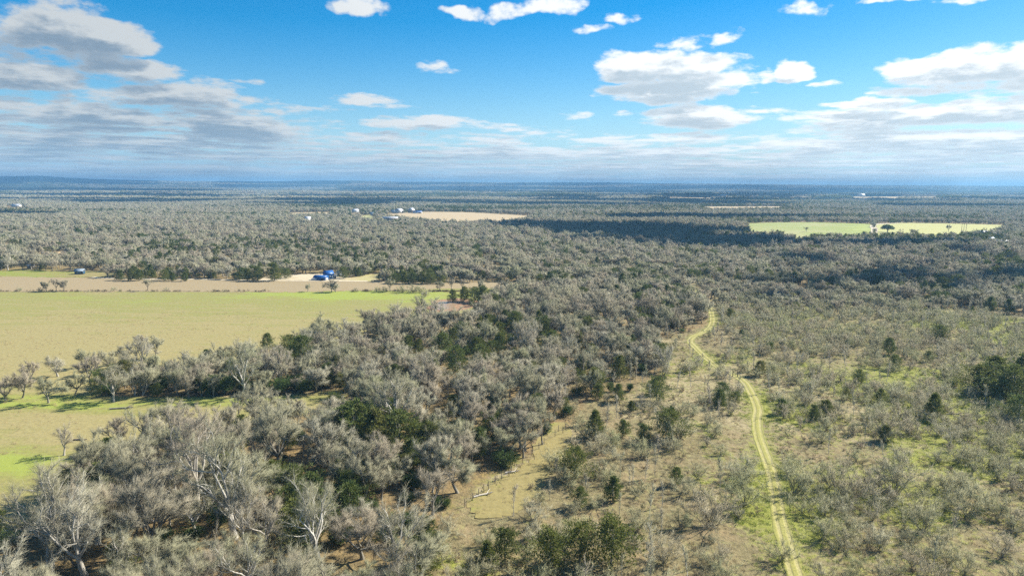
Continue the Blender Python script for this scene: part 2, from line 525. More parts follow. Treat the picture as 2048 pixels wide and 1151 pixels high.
for cx, cy_, rx, ry, w in [(60, 800, 170, 22, .9), (220, 815, 140, 16, .7), (1040, 925, 60, 35, .3), (985, 965, 50, 25, .9), (920, 1020, 45, 30, .8), (1030, 925, 30, 25, .8), (1200, 985, 70, 30, .6), (1590, 620, 60, 30, .2), (40, 795, 60, 14, .5), (480, 795, 120, 8, .5), (-40, 560, 100, 18, .5), (60, 540, 80, 10, .9), (1420, 610, 30, 60, .25)]:
    green += w * np.exp(-(((pu - cx) / rx) ** 2 + ((pv - cy_) / ry) ** 2))
green += .35 * np.exp(-(track_dist(gx, gy) / 4.5) ** 2) * (gd < 700)
tan = .1 + .5 * sst(fbm(gx - 200, gy, 60, 3), .45, .65) * inscrub + .8 * infield + .6 * inmown
wood = (innear & ~infield & ~inscrub) * 1.0 + .8 * (~infield & ~inscrub & ~innear)
nx, ny = len(xs), len(ys)
ii = np.arange(nx * ny).reshape(ny, nx)
fq = np.stack([ii[:-1, :-1].ravel(), ii[:-1, 1:].ravel(), ii[1:, 1:].ravel(), ii[1:, :-1].ravel()], 1)
zz = gz(gx, gy) + (fbm(gx, gy, 9, 3) - .5) * .5 * (gd < 640) * (~infield) * (~inmown) * sst(track_dist(gx, gy), 5, 10)
zz = np.where(inpoly(MUD, pu, pv), -.25, zz)
gm = mesh_np('ground', np.stack([gx, gy, zz - .12], 1), fq, M_GROUND, attrs={'green': green, 'tan': tan, 'wood': wood})
gm.polygons.foreach_set('use_smooth', np.ones(len(fq), bool))
ground = link(bpy.data.objects.new('ground', gm))
tag(ground, kind='structure')

def sheet(name, pxpoly, cell, z, material, greenf=None, label=None, warp=3.0, margin=0):
    pw = poly_world(pxpoly)
    ax = np.array(pw)
    x0, y0 = ax.min(0); x1, y1 = ax.max(0)
    # world polygons can be very wide near the horizon: clip to what is near the frame
    x0 = max(x0, -1.1 * y1 - 60); x1 = min(x1, 1.1 * y1 + 60)
    X, Y = np.meshgrid(np.arange(x0 - cell, x1 + 2 * cell, cell), np.arange(y0 - cell, y1 + 2 * cell, cell))
    cx = X[:-1, :-1] + cell / 2; cyy = Y[:-1, :-1] + cell / 2
    wx = (fbm(cx, cyy, warp * 4, 3) - .5) * warp * 2.2
    wy = (fbm(cx + 99, cyy, warp * 4, 3) - .5) * warp * 2.2
    ins = inpoly(pw, cx + wx, cyy + wy)
    idx = np.arange(X.size).reshape(X.shape)
    f = np.stack([idx[:-1, :-1][ins], idx[:-1, 1:][ins], idx[1:, 1:][ins], idx[1:, :-1][ins]], 1)
    used, inv = np.unique(f.ravel(), return_inverse=True)
    vx = X.ravel()[used]; vy = Y.ravel()[used]
    jx = (vnoise(vx, vy, cell * 1.3) - .5) * cell * .7
    jy = (vnoise(vx + 57, vy, cell * 1.3) - .5) * cell * .7
    vx = vx + jx; vy = vy + jy
    uu, vv = project(vx, vy)
    gr = np.zeros(len(vx)) if greenf is None else greenf(uu, vv, vx, vy)
    me = mesh_np(name, np.stack([vx, vy, gz(vx, vy) + z], 1), inv.reshape(-1, 4), material, attrs={'green': gr})
    me.polygons.foreach_set('use_smooth', np.ones(len(f), bool))
    o = link(bpy.data.objects.new(name, me))
    tag(o, label, kind='structure')
    return o

def g_meadow(u, v, x, y):
    g = .30 + .45 * sst(v, 660, 600) + .5 * np.exp(-(((u - 760) / 150) ** 2 + ((v - 592) / 13) ** 2)) + .5 * np.exp(-(((u - 620) / 150) ** 2 + ((v - 588) / 8) ** 2)) + .10 * np.exp(-((v - 592) / 9) ** 2)
    g -= .55 * np.exp(-((v - 705) / 38) ** 2) * sst(u, 500, 250)
    g += 1.1 * np.exp(-(((u - 30) / 130) ** 2 + ((v - 925) / 42) ** 2)) + 1.05 * np.exp(-(((u - 90) / 230) ** 2 + ((v - 806) / 17) ** 2))
    g += .7 * np.exp(-(((u - 470) / 160) ** 2 + ((v - 800) / 14) ** 2))
    g -= .35 * np.exp(-(((u - 120) / 160) ** 2 + ((v - 862) / 26) ** 2))
    return g
sheet('meadow', FIELD, 2.0, .0, M_MEADOW, g_meadow, 'open winter meadow of green and tan grass below the farm lane', warp=2.5)
sheet('fallow_strip', STRIP, 2.5, .04, M_FALLOW, lambda u, v, x, y: -.2 + .5 * (v > 581), 'tan mown strip between meadow and wood edge', warp=1.2)
sheet('hayfield', CENTER, 9, .25, M_FARF, None, 'pale tan field in front of the distant farm buildings', warp=8)
sheet('pasture', RGREEN, 7, .25, M_PASTURE, lambda u, v, x, y: .55 - .7 * sst(v, 458, 466) * sst(u, 1640, 1560) + .55 * sst(u, 1640, 1740), 'sunlit green field beyond the wood on the right', warp=5)
sheet('hayfield', RHAY, 7, .25, M_HAY, lambda u, v, x, y: .25 + 0 * u, 'yellow field right of the pale farm drive', warp=5)
for q, pl in enumerate(FARP):
    sheet('far_field', pl, [30, 24, 18, 14, 12, 30][q], .6, M_PASTURE if q == 4 else M_FARF, None, None, warp=16)
sheet('yard', YARD, 1.6, .02, M_SAND, lambda u, v, x, y: .9 * np.exp(-((u - 730) / 40) ** 2) + .25, 'pale sandy yard around the blue sheds', warp=1.5)
sheet('yard', YARD2, 2, .02, M_GRASSY, lambda u, v, x, y: .5 - .4 * sst(u, 90, 200), 'grassy house plot behind the tan strip', warp=2)
sheet('mud_bank', MUD, 1.2, .02, M_MUD, None, 'brown muddy bank of the farm pond', warp=1.5)
sheet('mown_strip', MOWN, 1.0, .0, M_GRASSY, lambda u, v, x, y: -.1 + .45 * np.exp(-((u - (1010 - (v - 940) * .95)) / 22) ** 2) , 'grassy strip beside the wire fence', warp=4.0)

def pond_mat():
    m, t, b = mat('pond_water')
    b.inputs['Base Color'].default_value = (.33, .23, .14, 1)
    b.inputs['Roughness'].default_value = .3
    b.inputs['Specular IOR Level'].default_value = .25
    co = t.n('ShaderNodeTexCoord').outputs['Object']
    bp = t.n('ShaderNodeBump')
    bp.inputs['Strength'].default_value = .25
    bp.inputs['Distance'].default_value = .04
    t.put(bp.inputs['Height'], t.noise(co, 2.2, 3, .6))
    t.t.links.new(bp.outputs[0], b.inputs['Normal'])
    return m
sheet('pond', POND, .8, .06, pond_mat(), None, 'small muddy farm pond with a pale sky glint', warp=1.2)

# the two-rut track
def track_mat():
    m, t, b = mat('track')
    co = t.n('ShaderNodeTexCoord').outputs['Object']
    a = t.n('ShaderNodeAttribute', attribute_name='across').outputs['Fac']
    n1 = t.noise(co, .5, 5, .6)
    n2 = t.noise(co, 2.5, 4, .65)
    n3 = t.noise(co, .07, 3, .5)
    aa = t.add(t.m('ABSOLUTE', a), t.mul(t.sub(n1, .5), .22))
    rut = t.mul(t.sstep(aa, .18, .40), t.sstep(aa, .62, .84, 1, 0))
    gcol = t.mix(t.sstep(n2, .3, .7), (.24, .235, .065), (.35, .32, .10))
    sand = t.mix(t.sstep(n2, .3, .7), (.32, .285, .12), (.41, .365, .165))
    c = t.mix(t.mul(rut, t.sstep(t.add(n1, t.mul(t.sub(n3, .5), .8)), .22, .62, .05, .95)), gcol, sand)
    edge = t.sstep(t.add(aa, t.mul(t.sub(n2, .5), .3)), .82, 1.05)
    c = t.mix(edge, c, (.23, .235, .06))
    t.put(b.inputs['Base Color'], c)
    bp = t.n('ShaderNodeBump')
    bp.inputs['Strength'].default_value = .6
    bp.inputs['Distance'].default_value = .15
    t.put(bp.inputs['Height'], t.sub(n2, t.mul(rut, .8)))
    t.t.links.new(bp.outputs[0], b.inputs['Normal'])
    return m
def ribbon(name, line, width, z, material, label, nacr=7, wob=.25):
    line = np.asarray(line)
    seg = np.gradient(line, axis=0)
    nrm = np.stack([-seg[:, 1], seg[:, 0]], 1)
    nrm /= np.linalg.norm(nrm, axis=1)[:, None] + 1e-9
    v = []; ac = []
    for k in range(nacr):
        a = -1 + 2 * k / (nacr - 1)
        wv = width / 2 * (1 + wob * (fbm(line[:, 0] + 40 * k, line[:, 1], 6, 3) - .5) * 2 * abs(a))
        q = line + nrm * (a * wv)[:, None]
        v.append(np.concatenate([q, np.full((len(q), 1), z - (.025 if name == 'track' else .05) * (abs(abs(a) - .52) < .2))], 1)); ac.append(np.full(len(q), a))
    n = len(line)
    f = []
    for k in range(nacr - 1):
        i = np.arange(n - 1)
        f.append(np.stack([k * n + i, k * n + i + 1, (k + 1) * n + i + 1, (k + 1) * n + i], 1))
    me = mesh_np(name, np.concatenate(v), np.concatenate(f), material, attrs={'across': np.concatenate(ac)})
    me.polygons.foreach_set('use_smooth', np.ones(len(me.polygons), bool))
    o = link(bpy.data.objects.new(name, me))
    tag(o, label, kind='structure')
    return o
M_TRACK = track_mat()
ribbon('track', TR, 2.95, -.075, M_TRACK, 'winding two-rut farm track of pale sand and grass', 9)
M_ROAD = plain('pale_road', (.60, .52, .38), .95, .15, .4)
ribbon('farm_lane', catmull(poly_world([(185, 554), (215, 556), (300, 557.6), (400, 558.3), (520, 560.5), (640, 561.2), (735, 562)]), 14), 3.2, .09, M_ROAD, 'pale dirt lane along the top of the tan strip', 5, .3)
ribbon('farm_drive', catmull(poly_world([(1800, 446.5), (1772, 447.6), (1750, 449), (1746, 453), (1749, 458), (1748, 464), (1742, 472)]), 10), 9, .5, M_ROAD, 'pale drive crossing the far fields', 5, .2)

# ------------------------------------------------------------------ tree building
class Geo:
    def __init__(self):
        self.v = []; self.f = []; self.n = 0
    def add(self, v, f):
        self.v.append(np.asarray(v, np.float32)); self.f.append(np.asarray(f, np.int32) + self.n); self.n += len(v)
    def tube(self, pts, radii, k=5):
        pts = np.asarray(pts, float); radii = np.asarray(radii, float)
        d = np.gradient(pts, axis=0)
        d /= np.linalg.norm(d, axis=1)[:, None] + 1e-9
        ref = np.array([.31, .72, .2])
        a = np.cross(d, ref); a /= np.linalg.norm(a, axis=1)[:, None] + 1e-9
        b = np.cross(d, a)
        th = np.arange(k) * 2 * np.pi / k
        ring = pts[:, None, :] + radii[:, None, None] * (np.cos(th)[None, :, None] * a[:, None, :] + np.sin(th)[None, :, None] * b[:, None, :])
        n = len(pts)
        i = np.arange(n - 1)[:, None] * k; j = np.arange(k)[None, :]; j2 = (j + 1) % k
        q0 = (i + j).ravel(); q1 = (i + j2).ravel(); q2 = (i + k + j2).ravel(); q3 = (i + k + j).ravel()
        self.add(ring.reshape(-1, 3), np.concatenate([np.stack([q0, q1, q2], 1), np.stack([q0, q2, q3], 1)]))
    def spikes(self, base, tip, w):
        """thin three-sided tapering twigs"""
        base = np.asarray(base, float); tip = np.asarray(tip, float)
        n = len(base)
        d = tip - base
        d /= np.linalg.norm(d, axis=1)[:, None] + 1e-9
        ref = rs.normal(size=(n, 3))
        a = np.cross(d, ref); a /= np.linalg.norm(a, axis=1)[:, None] + 1e-9
        b = np.cross(d, a)
        w = np.broadcast_to(np.asarray(w, float), (n,))[:, None] / 1.7
        v = np.stack([base + a * w, base - .5 * a * w + .866 * b * w, base - .5 * a * w - .866 * b * w, tip], 1).reshape(-1, 3)
        o = np.arange(n)[:, None] * 4
        f = np.concatenate([o + [0, 1, 3], o + [1, 2, 3], o + [2, 0, 3]])
        self.add(v, f)
    def leaves(self, pos, dirs, ln, wd):
        """folded leaf sprays of two triangles"""
        n = len(pos)
        d = dirs / (np.linalg.norm(dirs, axis=1)[:, None] + 1e-9)
        a = np.cross(d, rs.normal(size=(n, 3))); a /= np.linalg.norm(a, axis=1)[:, None] + 1e-9
        b = np.cross(d, a)
        ln = np.broadcast_to(ln, (n,))[:, None]; wd = np.broadcast_to(wd, (n,))[:, None]
        mid = pos + d * ln * .5 + b * ln * .12
        v = np.stack([pos, mid + a * wd * .5, pos + d * ln, mid - a * wd * .5], 1).reshape(-1, 3)
        o = np.arange(n)[:, None] * 4
        self.add(v, np.concatenate([o + [0, 1, 2], o + [0, 2, 3]]))
    def arrays(self):
        return np.concatenate(self.v), np.concatenate(self.f)
    def mesh(self, name, m):
        v, f = self.arrays()
        return mesh_np(name, v, f, m)

def both(name, g1, m1, g2, m2):
    v1, f1 = g1.arrays(); v2, f2 = g2.arrays()
    return mesh_np(name, np.concatenate([v1, v2]), np.concatenate([f1, f2 + len(v1)]), [m1, m2], np.r_[np.zeros(len(f1)), np.ones(len(f2))])

def unit(v):
    return v / (np.linalg.norm(v, axis=-1, keepdims=True) + 1e-9)
def turn(d, ang):
    """a direction at angle ang from d, at random round it"""
    r = unit(np.cross(d, rs.normal(size=3)))
    return unit(d * math.cos(ang) + r * math.sin(ang))
def path(p, d, L, n=4, up=.15, jit=.16):
    pts = [np.array(p, float)]
    d = np.array(d, float)
    for i in range(n):
        d = unit(d + np.array([0, 0, up]) + rs.normal(size=3) * jit)
        pts.append(pts[-1] + d * L / n)
    return np.array(pts), d
def along(pts, t):
    t = np.asarray(t) * (len(pts) - 1)
    i = np.minimum(t.astype(int), len(pts) - 2); f = (t - i)[:, None]
    return pts[i] * (1 - f) + pts[i + 1] * f, unit(pts[i + 1] - pts[i])

def oak(h=11, spread=1.0, tw=34, wid=.042, tl=1.0, lim=6, twist=1.0, thin=1.0, sub=True, trunkf=.3, k=(6, 4, 3), fork=1):
    """bare broadleaf tree: trunk, three orders of limbs, then several thousand twigs"""
    tr = Geo(); cr = Geo()
    tips = []
    ctr = np.array([0, 0, h * .5])
    roots = []
    for fk in range(fork):
        base = np.array([0, 0, -.2]) + (rs.normal(size=3) * [.25, .25, 0] if fork > 1 else 0)
        d0 = unit(np.array([rs.normal() * .12, rs.normal() * .12, 1]) + (rs.normal(size=3) * [.3, .3, 0] if fork > 1 else 0))
        tp, td = path(base, d0, h * trunkf, 4, .1, .07 * twist)
        r0 = .0235 * h * (1 if fork == 1 else .75)
        tr.tube(tp, np.linspace(r0 * 1.25, r0 * .8, 5) * np.r_[1.25, 1, 1, 1, 1], k[0])
        n1 = max(2, int(round(lim / fork ** .6)))
        a0 = rs.random() * 6.28
        lead = rs.random() < .5
        for i in range(n1):
            t = 1.0 if i < 3 else rs.uniform(.62, .98)
            b, dd = along(tp, np.array([t])); b = b[0]
            az = a0 + i * 2.4 + rs.normal() * .3
            tilt = rs.uniform(.45, 1.02) * spread if not (lead and i == 0) else .15
            d1 = unit(np.array([math.cos(az) * math.sin(tilt), math.sin(az) * math.sin(tilt), math.cos(tilt)]))
            L1 = h * rs.uniform(.36, .50) * (1.18 if tilt < .5 else 1)
            p1, e1 = path(b, d1, L1, 5, .10, .15 * twist)
            tr.tube(p1, np.linspace(r0 * .62, r0 * .20, 6), k[1])
            for j in range(rs.integers(4, 7)):
                t = rs.uniform(.3, 1.0)
                b2, dd2 = along(p1, np.array([t]))
                d2 = turn(dd2[0], rs.uniform(.45, 1.0)); d2 = unit(d2 + [0, 0, .22])
                L2 = L1 * rs.uniform(.40, .66) * (1.1 - .4 * t)
                p2, e2 = path(b2[0], d2, L2, 4, .08, .2 * twist)
                tr.tube(p2, np.linspace(r0 * .30, r0 * .09, 5), k[2])
                tips.append((p2, L2, .8))
                for q in range(rs.integers(2, 5)):
                    b3, dd3 = along(p2, np.array([rs.uniform(.25, 1)]))
                    d3 = turn(dd3[0], rs.uniform(.4, 1.0))
                    L3 = L2 * rs.uniform(.45, .7)
                    p3, e3 = path(b3[0], d3, L3, 3, .06, .22 * twist)
                    tr.tube(p3, np.linspace(r0 * .14, r0 * .05, 4), 3)
                    tips.append((p3, L3, 1.0))
    B = []; TT = []; WW = []
    for p, L, w in tips:
        n = max(2, int(tw * thin * w * (L / (h * .12)) ** .5))
        b, dd = along(p, rs.uniform(.1, 1, n))
        out = unit(b - ctr)
        d = unit(dd * .55 + out * .45 + np.array([0, 0, .25]) + rs.normal(size=(n, 3)) * .55)
        ln = rs.uniform(.45, 1.25, n) * tl * h / 11
        t = b + d * ln[:, None]
        B.append(b); TT.append(t); WW.append(np.full(n, wid))
        if sub:
            m = n
            s = rs.uniform(.2, .7, m)[:, None]
            b2 = b * (1 - s) + t * s
            d2 = unit(d + rs.normal(size=(m, 3)) * .6)
            B.append(b2); TT.append(b2 + d2 * ln[:, None] * rs.uniform(.4, .8, (m, 1))); WW.append(np.full(m, wid * .75))
    cr.spikes(np.concatenate(B), np.concatenate(TT), np.concatenate(WW))
    return tr, cr

def sapling(h=6, tw=240, wid=.035):
    tr = Geo(); cr = Geo()
    tp, td = path([0, 0, -.1], unit(np.array([rs.normal() * .06, rs.normal() * .06, 1])), h * .95, 7, .12, .06)
    tr.tube(tp, np.linspace(.075, .015, 8) * h / 6, 4)
    B = []; E = []
    for i in range(rs.integers(14, 22)):
        b, dd = along(tp, np.array([rs.uniform(.22, .95)]))
        d = unit(turn(dd[0], rs.uniform(.4, .9)) + [0, 0, .35])
        L = h * rs.uniform(.12, .30) * (1.15 - .5 * b[0][2] / h)
        p, e = path(b[0], d, L, 3, .15, .15)
        tr.tube(p, np.linspace(.03, .008, 4) * h / 6, 3)
        n = int(tw / 14)
        bb, d2 = along(p, rs.uniform(.15, 1, n))
        dn = unit(d2 * .7 + [0, 0, .35] + rs.normal(size=(n, 3)) * .5)
        B.append(bb); E.append(bb + dn * rs.uniform(.25, .8, (n, 1)) * h / 6)
    cr.spikes(np.concatenate(B), np.concatenate(E), wid)
    return tr, cr

def scrub(h=3.6, wide=1.0, tw=46, wid=.026, ns=11, tl=1.0):
    """low thorny bush: many stems fanning from one root"""
    tr = Geo(); cr = Geo()
    B = []; E = []
    ns = ns + rs.integers(-2, 3)
    for i in range(ns):
        az = i * 2.4 + rs.normal() * .4
        tilt = rs.uniform(.15, 1.25) * wide
        d = np.array([math.cos(az) * math.sin(tilt), math.sin(az) * math.sin(tilt), math.cos(tilt)])
        L = h * rs.uniform(.75, 1.05) * (1 + .25 * (tilt > .8))
        p, e = path(np.r_[rs.normal(size=2) * .2, -.1], d, L, 5, .04, .17)
        tr.tube(p, np.linspace(.045, .010, 6) * h / 3.6, 4)
        for j in range(rs.integers(5, 8)):
            b, dd = along(p, np.array([rs.uniform(.22, 1)]))
            d2 = unit(turn(dd[0], rs.uniform(.5, 1.2)) + [0, 0, .15])
            L2 = L * rs.uniform(.25, .48)
            p2, e2 = path(b[0], d2, L2, 3, .08, .24)
            tr.tube(p2, np.linspace(.015, .005, 4) * h / 3.6, 3)
            bb, d3 = along(p2, rs.uniform(.0, 1, tw))
            dn = unit(d3 * .35 + [0, 0, .25] + rs.normal(size=(tw, 3)) * .75)
            B.append(bb); E.append(bb + dn * rs.uniform(.3, .95, (tw, 1)) * h / 3.6 * tl)
    cr.spikes(np.concatenate(B), np.concatenate(E), wid)
    return tr, cr

def cedar(h=6.5, R=2.1, n=2600, sz=.42, shape=.8, lobes=70):
    """juniper: ragged ovoid of upward leaf sprays on short boughs"""
    tr = Geo(); cr = Geo()
    tp, td = path([0, 0, -.1], [0, 0, 1], h * .9, 5, .1, .04)
    tr.tube(tp, np.linspace(.17, .03, 6) * h / 6.5, 5)
    ph = rs.random(4) * 6.28
    Bp = []; Dr = []
    per = n // lobes
    for i in range(lobes):
        t = (i + rs.random()) / lobes
        z = h * (.07 + .88 * t)
        prof = (1 - t) ** shape * (.35 + .65 * min(1, t * 5 + .35)) + .04
        az = i * 2.4 + rs.normal() * .4
        lump = 1 + .26 * math.sin(2 * az + ph[0] + 3 * t) + .22 * math.sin(3 * az + ph[1] - 7 * t)
        rr = R * prof * lump * rs.uniform(.6, 1.25)
        tipz = z + rr * rs.uniform(-.05, .4)
        a = np.array([0, 0, z - .15 * rr]); b = np.array([math.cos(az) * rr, math.sin(az) * rr, tipz])
        if i % 3 == 0:
            tr.tube(np.linspace(a, b, 3), [.035, .02, .008], 3)
        m = per
        s = 1 - rs.random(m) ** 1.7 * .75
        q = a + (b - a) * s[:, None] + rs.normal(size=(m, 3)) * (.10 * R * (.6 + .6 * prof)) * np.array([1, 1, .8])
        d = unit(b - a) * .7 + np.array([0, 0, .55]) + rs.normal(size=(m, 3)) * .6
        Bp.append(q); Dr.append(d)
    q = np.concatenate(Bp); d = np.concatenate(Dr)
    q[:, 2] = np.maximum(q[:, 2], .05)
    m = len(q)
    cr.leaves(q, d, rs.uniform(.6, 1.3, m) * sz, rs.uniform(.45, .9, m) * sz * .7)
    return tr, cr

def evergreen(h=3.5, R=2.2, n=1800, sz=.34, lobes=26):
    tr = Geo(); cr = Geo()
    Bp = []; Dr = []
    for i in range(lobes):
        az = i * 2.4; t = rs.random()
        c = np.array([math.cos(az) * R * .72 * math.sqrt(rs.random()), math.sin(az) * R * .72 * math.sqrt(rs.random()), h * (.2 + .55 * t)])
        if i % 2 == 0:
            tr.tube(np.array([[0, 0, -.1], c * [.4, .4, .5], c]), [.06, .04, .015], 4)
        m = n // lobes
        u = unit(rs.normal(size=(m, 3)))
        rr = R * rs.uniform(.28, .48)
        Bp.append(c + u * rr * rs.uniform(.6, 1, (m, 1)) * [1, 1, .8]); Dr.append(u + rs.normal(size=(m, 3)) * .5 + [0, 0, .3])
    q = np.concatenate(Bp); d = np.concatenate(Dr)
    q[:, 2] = np.maximum(q[:, 2], .05)
    m = len(q)
    cr.leaves(q, d, rs.uniform(.6, 1.3, m) * sz, rs.uniform(.5, 1.0, m) * sz * .9)
    return tr, cr

def live_oak():
    """broad evergreen oak of the far field"""
    tr = Geo(); cr = Geo()
    tp, td = path([0, 0, -.3], [0, 0, 1], 3, 3, .1, .05)
    tr.tube(tp, [.8, .6, .55, .5], 7)
    Bp = []; Dr = []
    for i in range(44):
        az = i * 2.4; r = 7.2 * math.sqrt((i + .5) / 44)
        c = np.array([math.cos(az) * r, math.sin(az) * r, 3.5 + 6.2 * (1 - (r / 8.2) ** 2) ** .5 * rs.uniform(.62, 1)])
        if i % 3 == 0:
            tr.tube(np.array([[0, 0, 2.7], c * [.5, .5, .8], c]), [.3, .18, .06], 4)
        u = unit(rs.normal(size=(70, 3)))
        Bp.append(c + u * rs.uniform(1.1, 1.8) * [1, 1, .7]); Dr.append(u + rs.normal(size=(70, 3)) * .4)
    q = np.concatenate(Bp); d = np.concatenate(Dr)
    cr.leaves(q, d, rs.uniform(.7, 1.2, len(q)), .8)
    return tr, cr

# prototypes --------------------------------------------------------
NEAR = {}; MIDM = {}; FARM = {}
def proto(kind, builds, m1, m2):
    out = []
    for a, b in builds:
        out.append((a.mesh(kind + '_trunk', m1), b.mesh(kind + '_crown', m2)))
    return out
NO = {'bare_oak_tree': 11.0, 'sapling_tree': 6.0, 'scrub_bush': 3.6, 'cedar_tree': 6.5, 'evergreen_bush': 3.5}
g_oak = [oak(11, sp_, tw_, .025, 1.0, lm_, ts_, trunkf=tf_, fork=fk_) for sp_, tw_, lm_, ts_, tf_, fk_ in ((.7, 40, 6, 1.0, .32, 1), (1.15, 44, 6, 1.5, .2, 1), (.95, 56, 7, 1.1, .26, 1), (.8, 30, 5, 1.3, .34, 1), (1.05, 36, 5, 1.7, .22, 1), (.6, 46, 7, .9, .3, 1), (.9, 50, 6, 1.2, .28, 2))]
g_oakp = [oak(13, rs.uniform(.6, .9), 23, .026, 1.0, 6, .9, trunkf=rs.uniform(.24, .34)) for i in range(4)]       # tall, pale limbed
NEAR['bare_oak_tree'] = proto('bare_oak_tree', g_oak, M_BARK, M_TWIG) + proto('bare_oak_tree', g_oakp, M_PALE, M_TWIG)
NEAR['sapling_tree'] = proto('sapling_tree', [sapling(6, 260) for i in range(4)], M_PALE, M_TWIG)
NEAR['scrub_bush'] = proto('scrub_bush', [scrub(3.6, rs.uniform(.9, 1.15), 34, .021, 11, 1.05) for i in range(8)], M_STEM, M_SCRUB)
NEAR['cedar_tree'] = proto('cedar_tree', [cedar(6.5, R, 3600, .34, s, 54) for R, s in ((2.5, .55), (2.8, .45), (3.1, .40), (2.2, .7), (3.4, .34), (2.7, .5))], M_BARK, M_CEDAR)
NEAR['evergreen_bush'] = proto('evergreen_bush', [evergreen(3.5, R, 3200, .24, 30) for R in (1.9, 2.3, 2.7)], M_BARK, M_EVER)

def protocoll(name, builds, m1, m2):
    c = bpy.data.collections.new(name)
    for i, (a, b) in enumerate(builds):
        o = bpy.data.objects.new('%s_kind_%02d' % (name, i), both(name, a, m1, b, m2))
        c.objects.link(o)
    return c
C_OAKN = protocoll('near_oak', g_oak[:5] + g_oakp[:2], M_BARK, M_TWIG)
C_OAK = protocoll('oak', [oak(11, rs.uniform(.95, 1.2), 34, .042, 1.0, 8, .8, sub=False, trunkf=rs.uniform(.22, .3), k=(4, 3, 3)) for i in range(7)], M_BARK, M_TWIG)
C_OAKF = protocoll('far_oak', [oak(11, rs.uniform(.95, 1.15), 8, .13, 1.15, 7, .8, sub=False, trunkf=.26, k=(3, 3, 3)) for i in range(6)], M_BARK, M_TWIG)
C_SAP = protocoll('sapling', [sapling(6, 150, .05) for i in range(3)], M_PALE, M_TWIG)
C_SCR = protocoll('bush', [scrub(3.6, rs.uniform(.9, 1.15), 22, .034, 9, 1.05) for i in range(6)], M_STEM, M_SCRUB)
C_CED = protocoll('cedar', [cedar(6.5, R, 1000, .58, s, 40) for R, s in ((2.2, .7), (2.7, .5), (3.1, .4))], M_BARK, M_CEDAR)
C_EVE = protocoll('evergreen', [evergreen(3.5, R, 700, .5, 20) for R in (1.9, 2.4)], M_BARK, M_EVER)
C_UND = protocoll('brush', [scrub(1.5, 1.1, 16, .03, 7, .8) for i in range(5)], M_BRUSH, M_BRUSH)
# distant woodland: clumps of a couple of dozen crowns each
def clump(kind):
    tr = Geo(); cr = Geo()
    for i in range(26):
        x, y = rs.uniform(-36, 36, 2)
        s = rs.uniform(.7, 1.15)
        ced = kind == 1 and rs.random() < .75
        if ced:
            q = unit(rs.normal(size=(40, 3))) * np.array([3.4, 3.4, 4.2]) * s + [x, y, 4.4 * s]
            cr.leaves(q, rs.normal(size=(40, 3)), 3.0, 2.4)
        else:
            n = 46
            u = unit(rs.normal(size=(n, 3)) + [0, 0, .55])
            b = np.array([x, y, 4.5 * s]) + u * np.array([2.6, 2.6, 2.4]) * s
            cr.spikes(b, b + (u + rs.normal(size=(n, 3)) * .35) * np.array([2.6, 2.6, 3.2]) * s, rs.uniform(.5, .9, n))
            tr.tube([[x, y, -3], [x, y, 6 * s]], [.5, .3], 3)
    if kind == 1:
        return tr, cr
    return tr, cr
C_CLU = protocoll('woodland_clump', [clump(0) for i in range(4)], M_BARK, M_TWIG)
C_CLC = protocoll('cedar_clump', [clump(1) for i in range(3)], M_BARK, M_CEDAR)

def scatter_group(coll):
    ng = bpy.data.node_groups.new('scatter_' + coll.name, 'GeometryNodeTree')
    ng.interface.new_socket('Geometry', in_out='INPUT', socket_type='NodeSocketGeometry')
    ng.interface.new_socket('Geometry', in_out='OUTPUT', socket_type='NodeSocketGeometry')
    a = ng.nodes.new('NodeGroupInput'); z = ng.nodes.new('NodeGroupOutput')
    ci = ng.nodes.new('GeometryNodeCollectionInfo')
    ci.inputs['Collection'].default_value = coll
    ci.inputs['Separate Children'].default_value = True
    ci.inputs['Reset Children'].default_value = True
    iop = ng.nodes.new('GeometryNodeInstanceOnPoints')
    iop.inputs['Pick Instance'].default_value = True
    def attr(nm, typ):
        nd = ng.nodes.new('GeometryNodeInputNamedAttribute')
        nd.data_type = typ
        nd.inputs['Name'].default_value = nm
        return nd.outputs['Attribute']
    L = ng.links.new
    L(a.outputs[0], iop.inputs['Points'])
    L(ci.outputs[0], iop.inputs['Instance'])
    L(attr('vid', 'INT'), iop.inputs['Instance Index'])
    L(attr('rot', 'FLOAT_VECTOR'), iop.inputs['Rotation'])
    L(attr('scl', 'FLOAT_VECTOR'), iop.inputs['Scale'])
    L(iop.outputs[0], z.inputs[0])
    return ng
def stuff(name, coll, pts, scl, label, vid=None, wx=None):
    """one object for what nobody could count, its pieces spread by geometry nodes"""
    pts = np.asarray(pts, np.float32).reshape(-1, 3)
    n = len(pts)
    me = bpy.data.meshes.new(name)
    me.vertices.add(n)
    me.vertices.foreach_set('co', pts.ravel())
    r = np.zeros((n, 3), np.float32); r[:, 2] = rs.random(n) * 6.283
    r[:, :2] = rs.normal(size=(n, 2)) * .05
    s3 = np.repeat(np.asarray(scl, np.float32).reshape(-1, 1), 3, 1)
    s3[:, 2] *= rs.uniform(.85, 1.15, n)
    if wx is not None: s3[:, :2] *= np.asarray(wx, np.float32)[:, None]
    me.attributes.new('rot', 'FLOAT_VECTOR', 'POINT').data.foreach_set('vector', r.ravel())
    me.attributes.new('scl', 'FLOAT_VECTOR', 'POINT').data.foreach_set('vector', s3.ravel().astype(np.float32))
    me.attributes.new('vid', 'INT', 'POINT').data.foreach_set('value', (rs.integers(0, len(coll.objects), n) if vid is None else vid).astype(np.int32))
    o = link(bpy.data.objects.new(name, me))
    md = o.modifiers.new('scatter', 'NODES')
    md.node_group = scatter_group(coll)
    tag(o, label, kind='stuff')
    return o

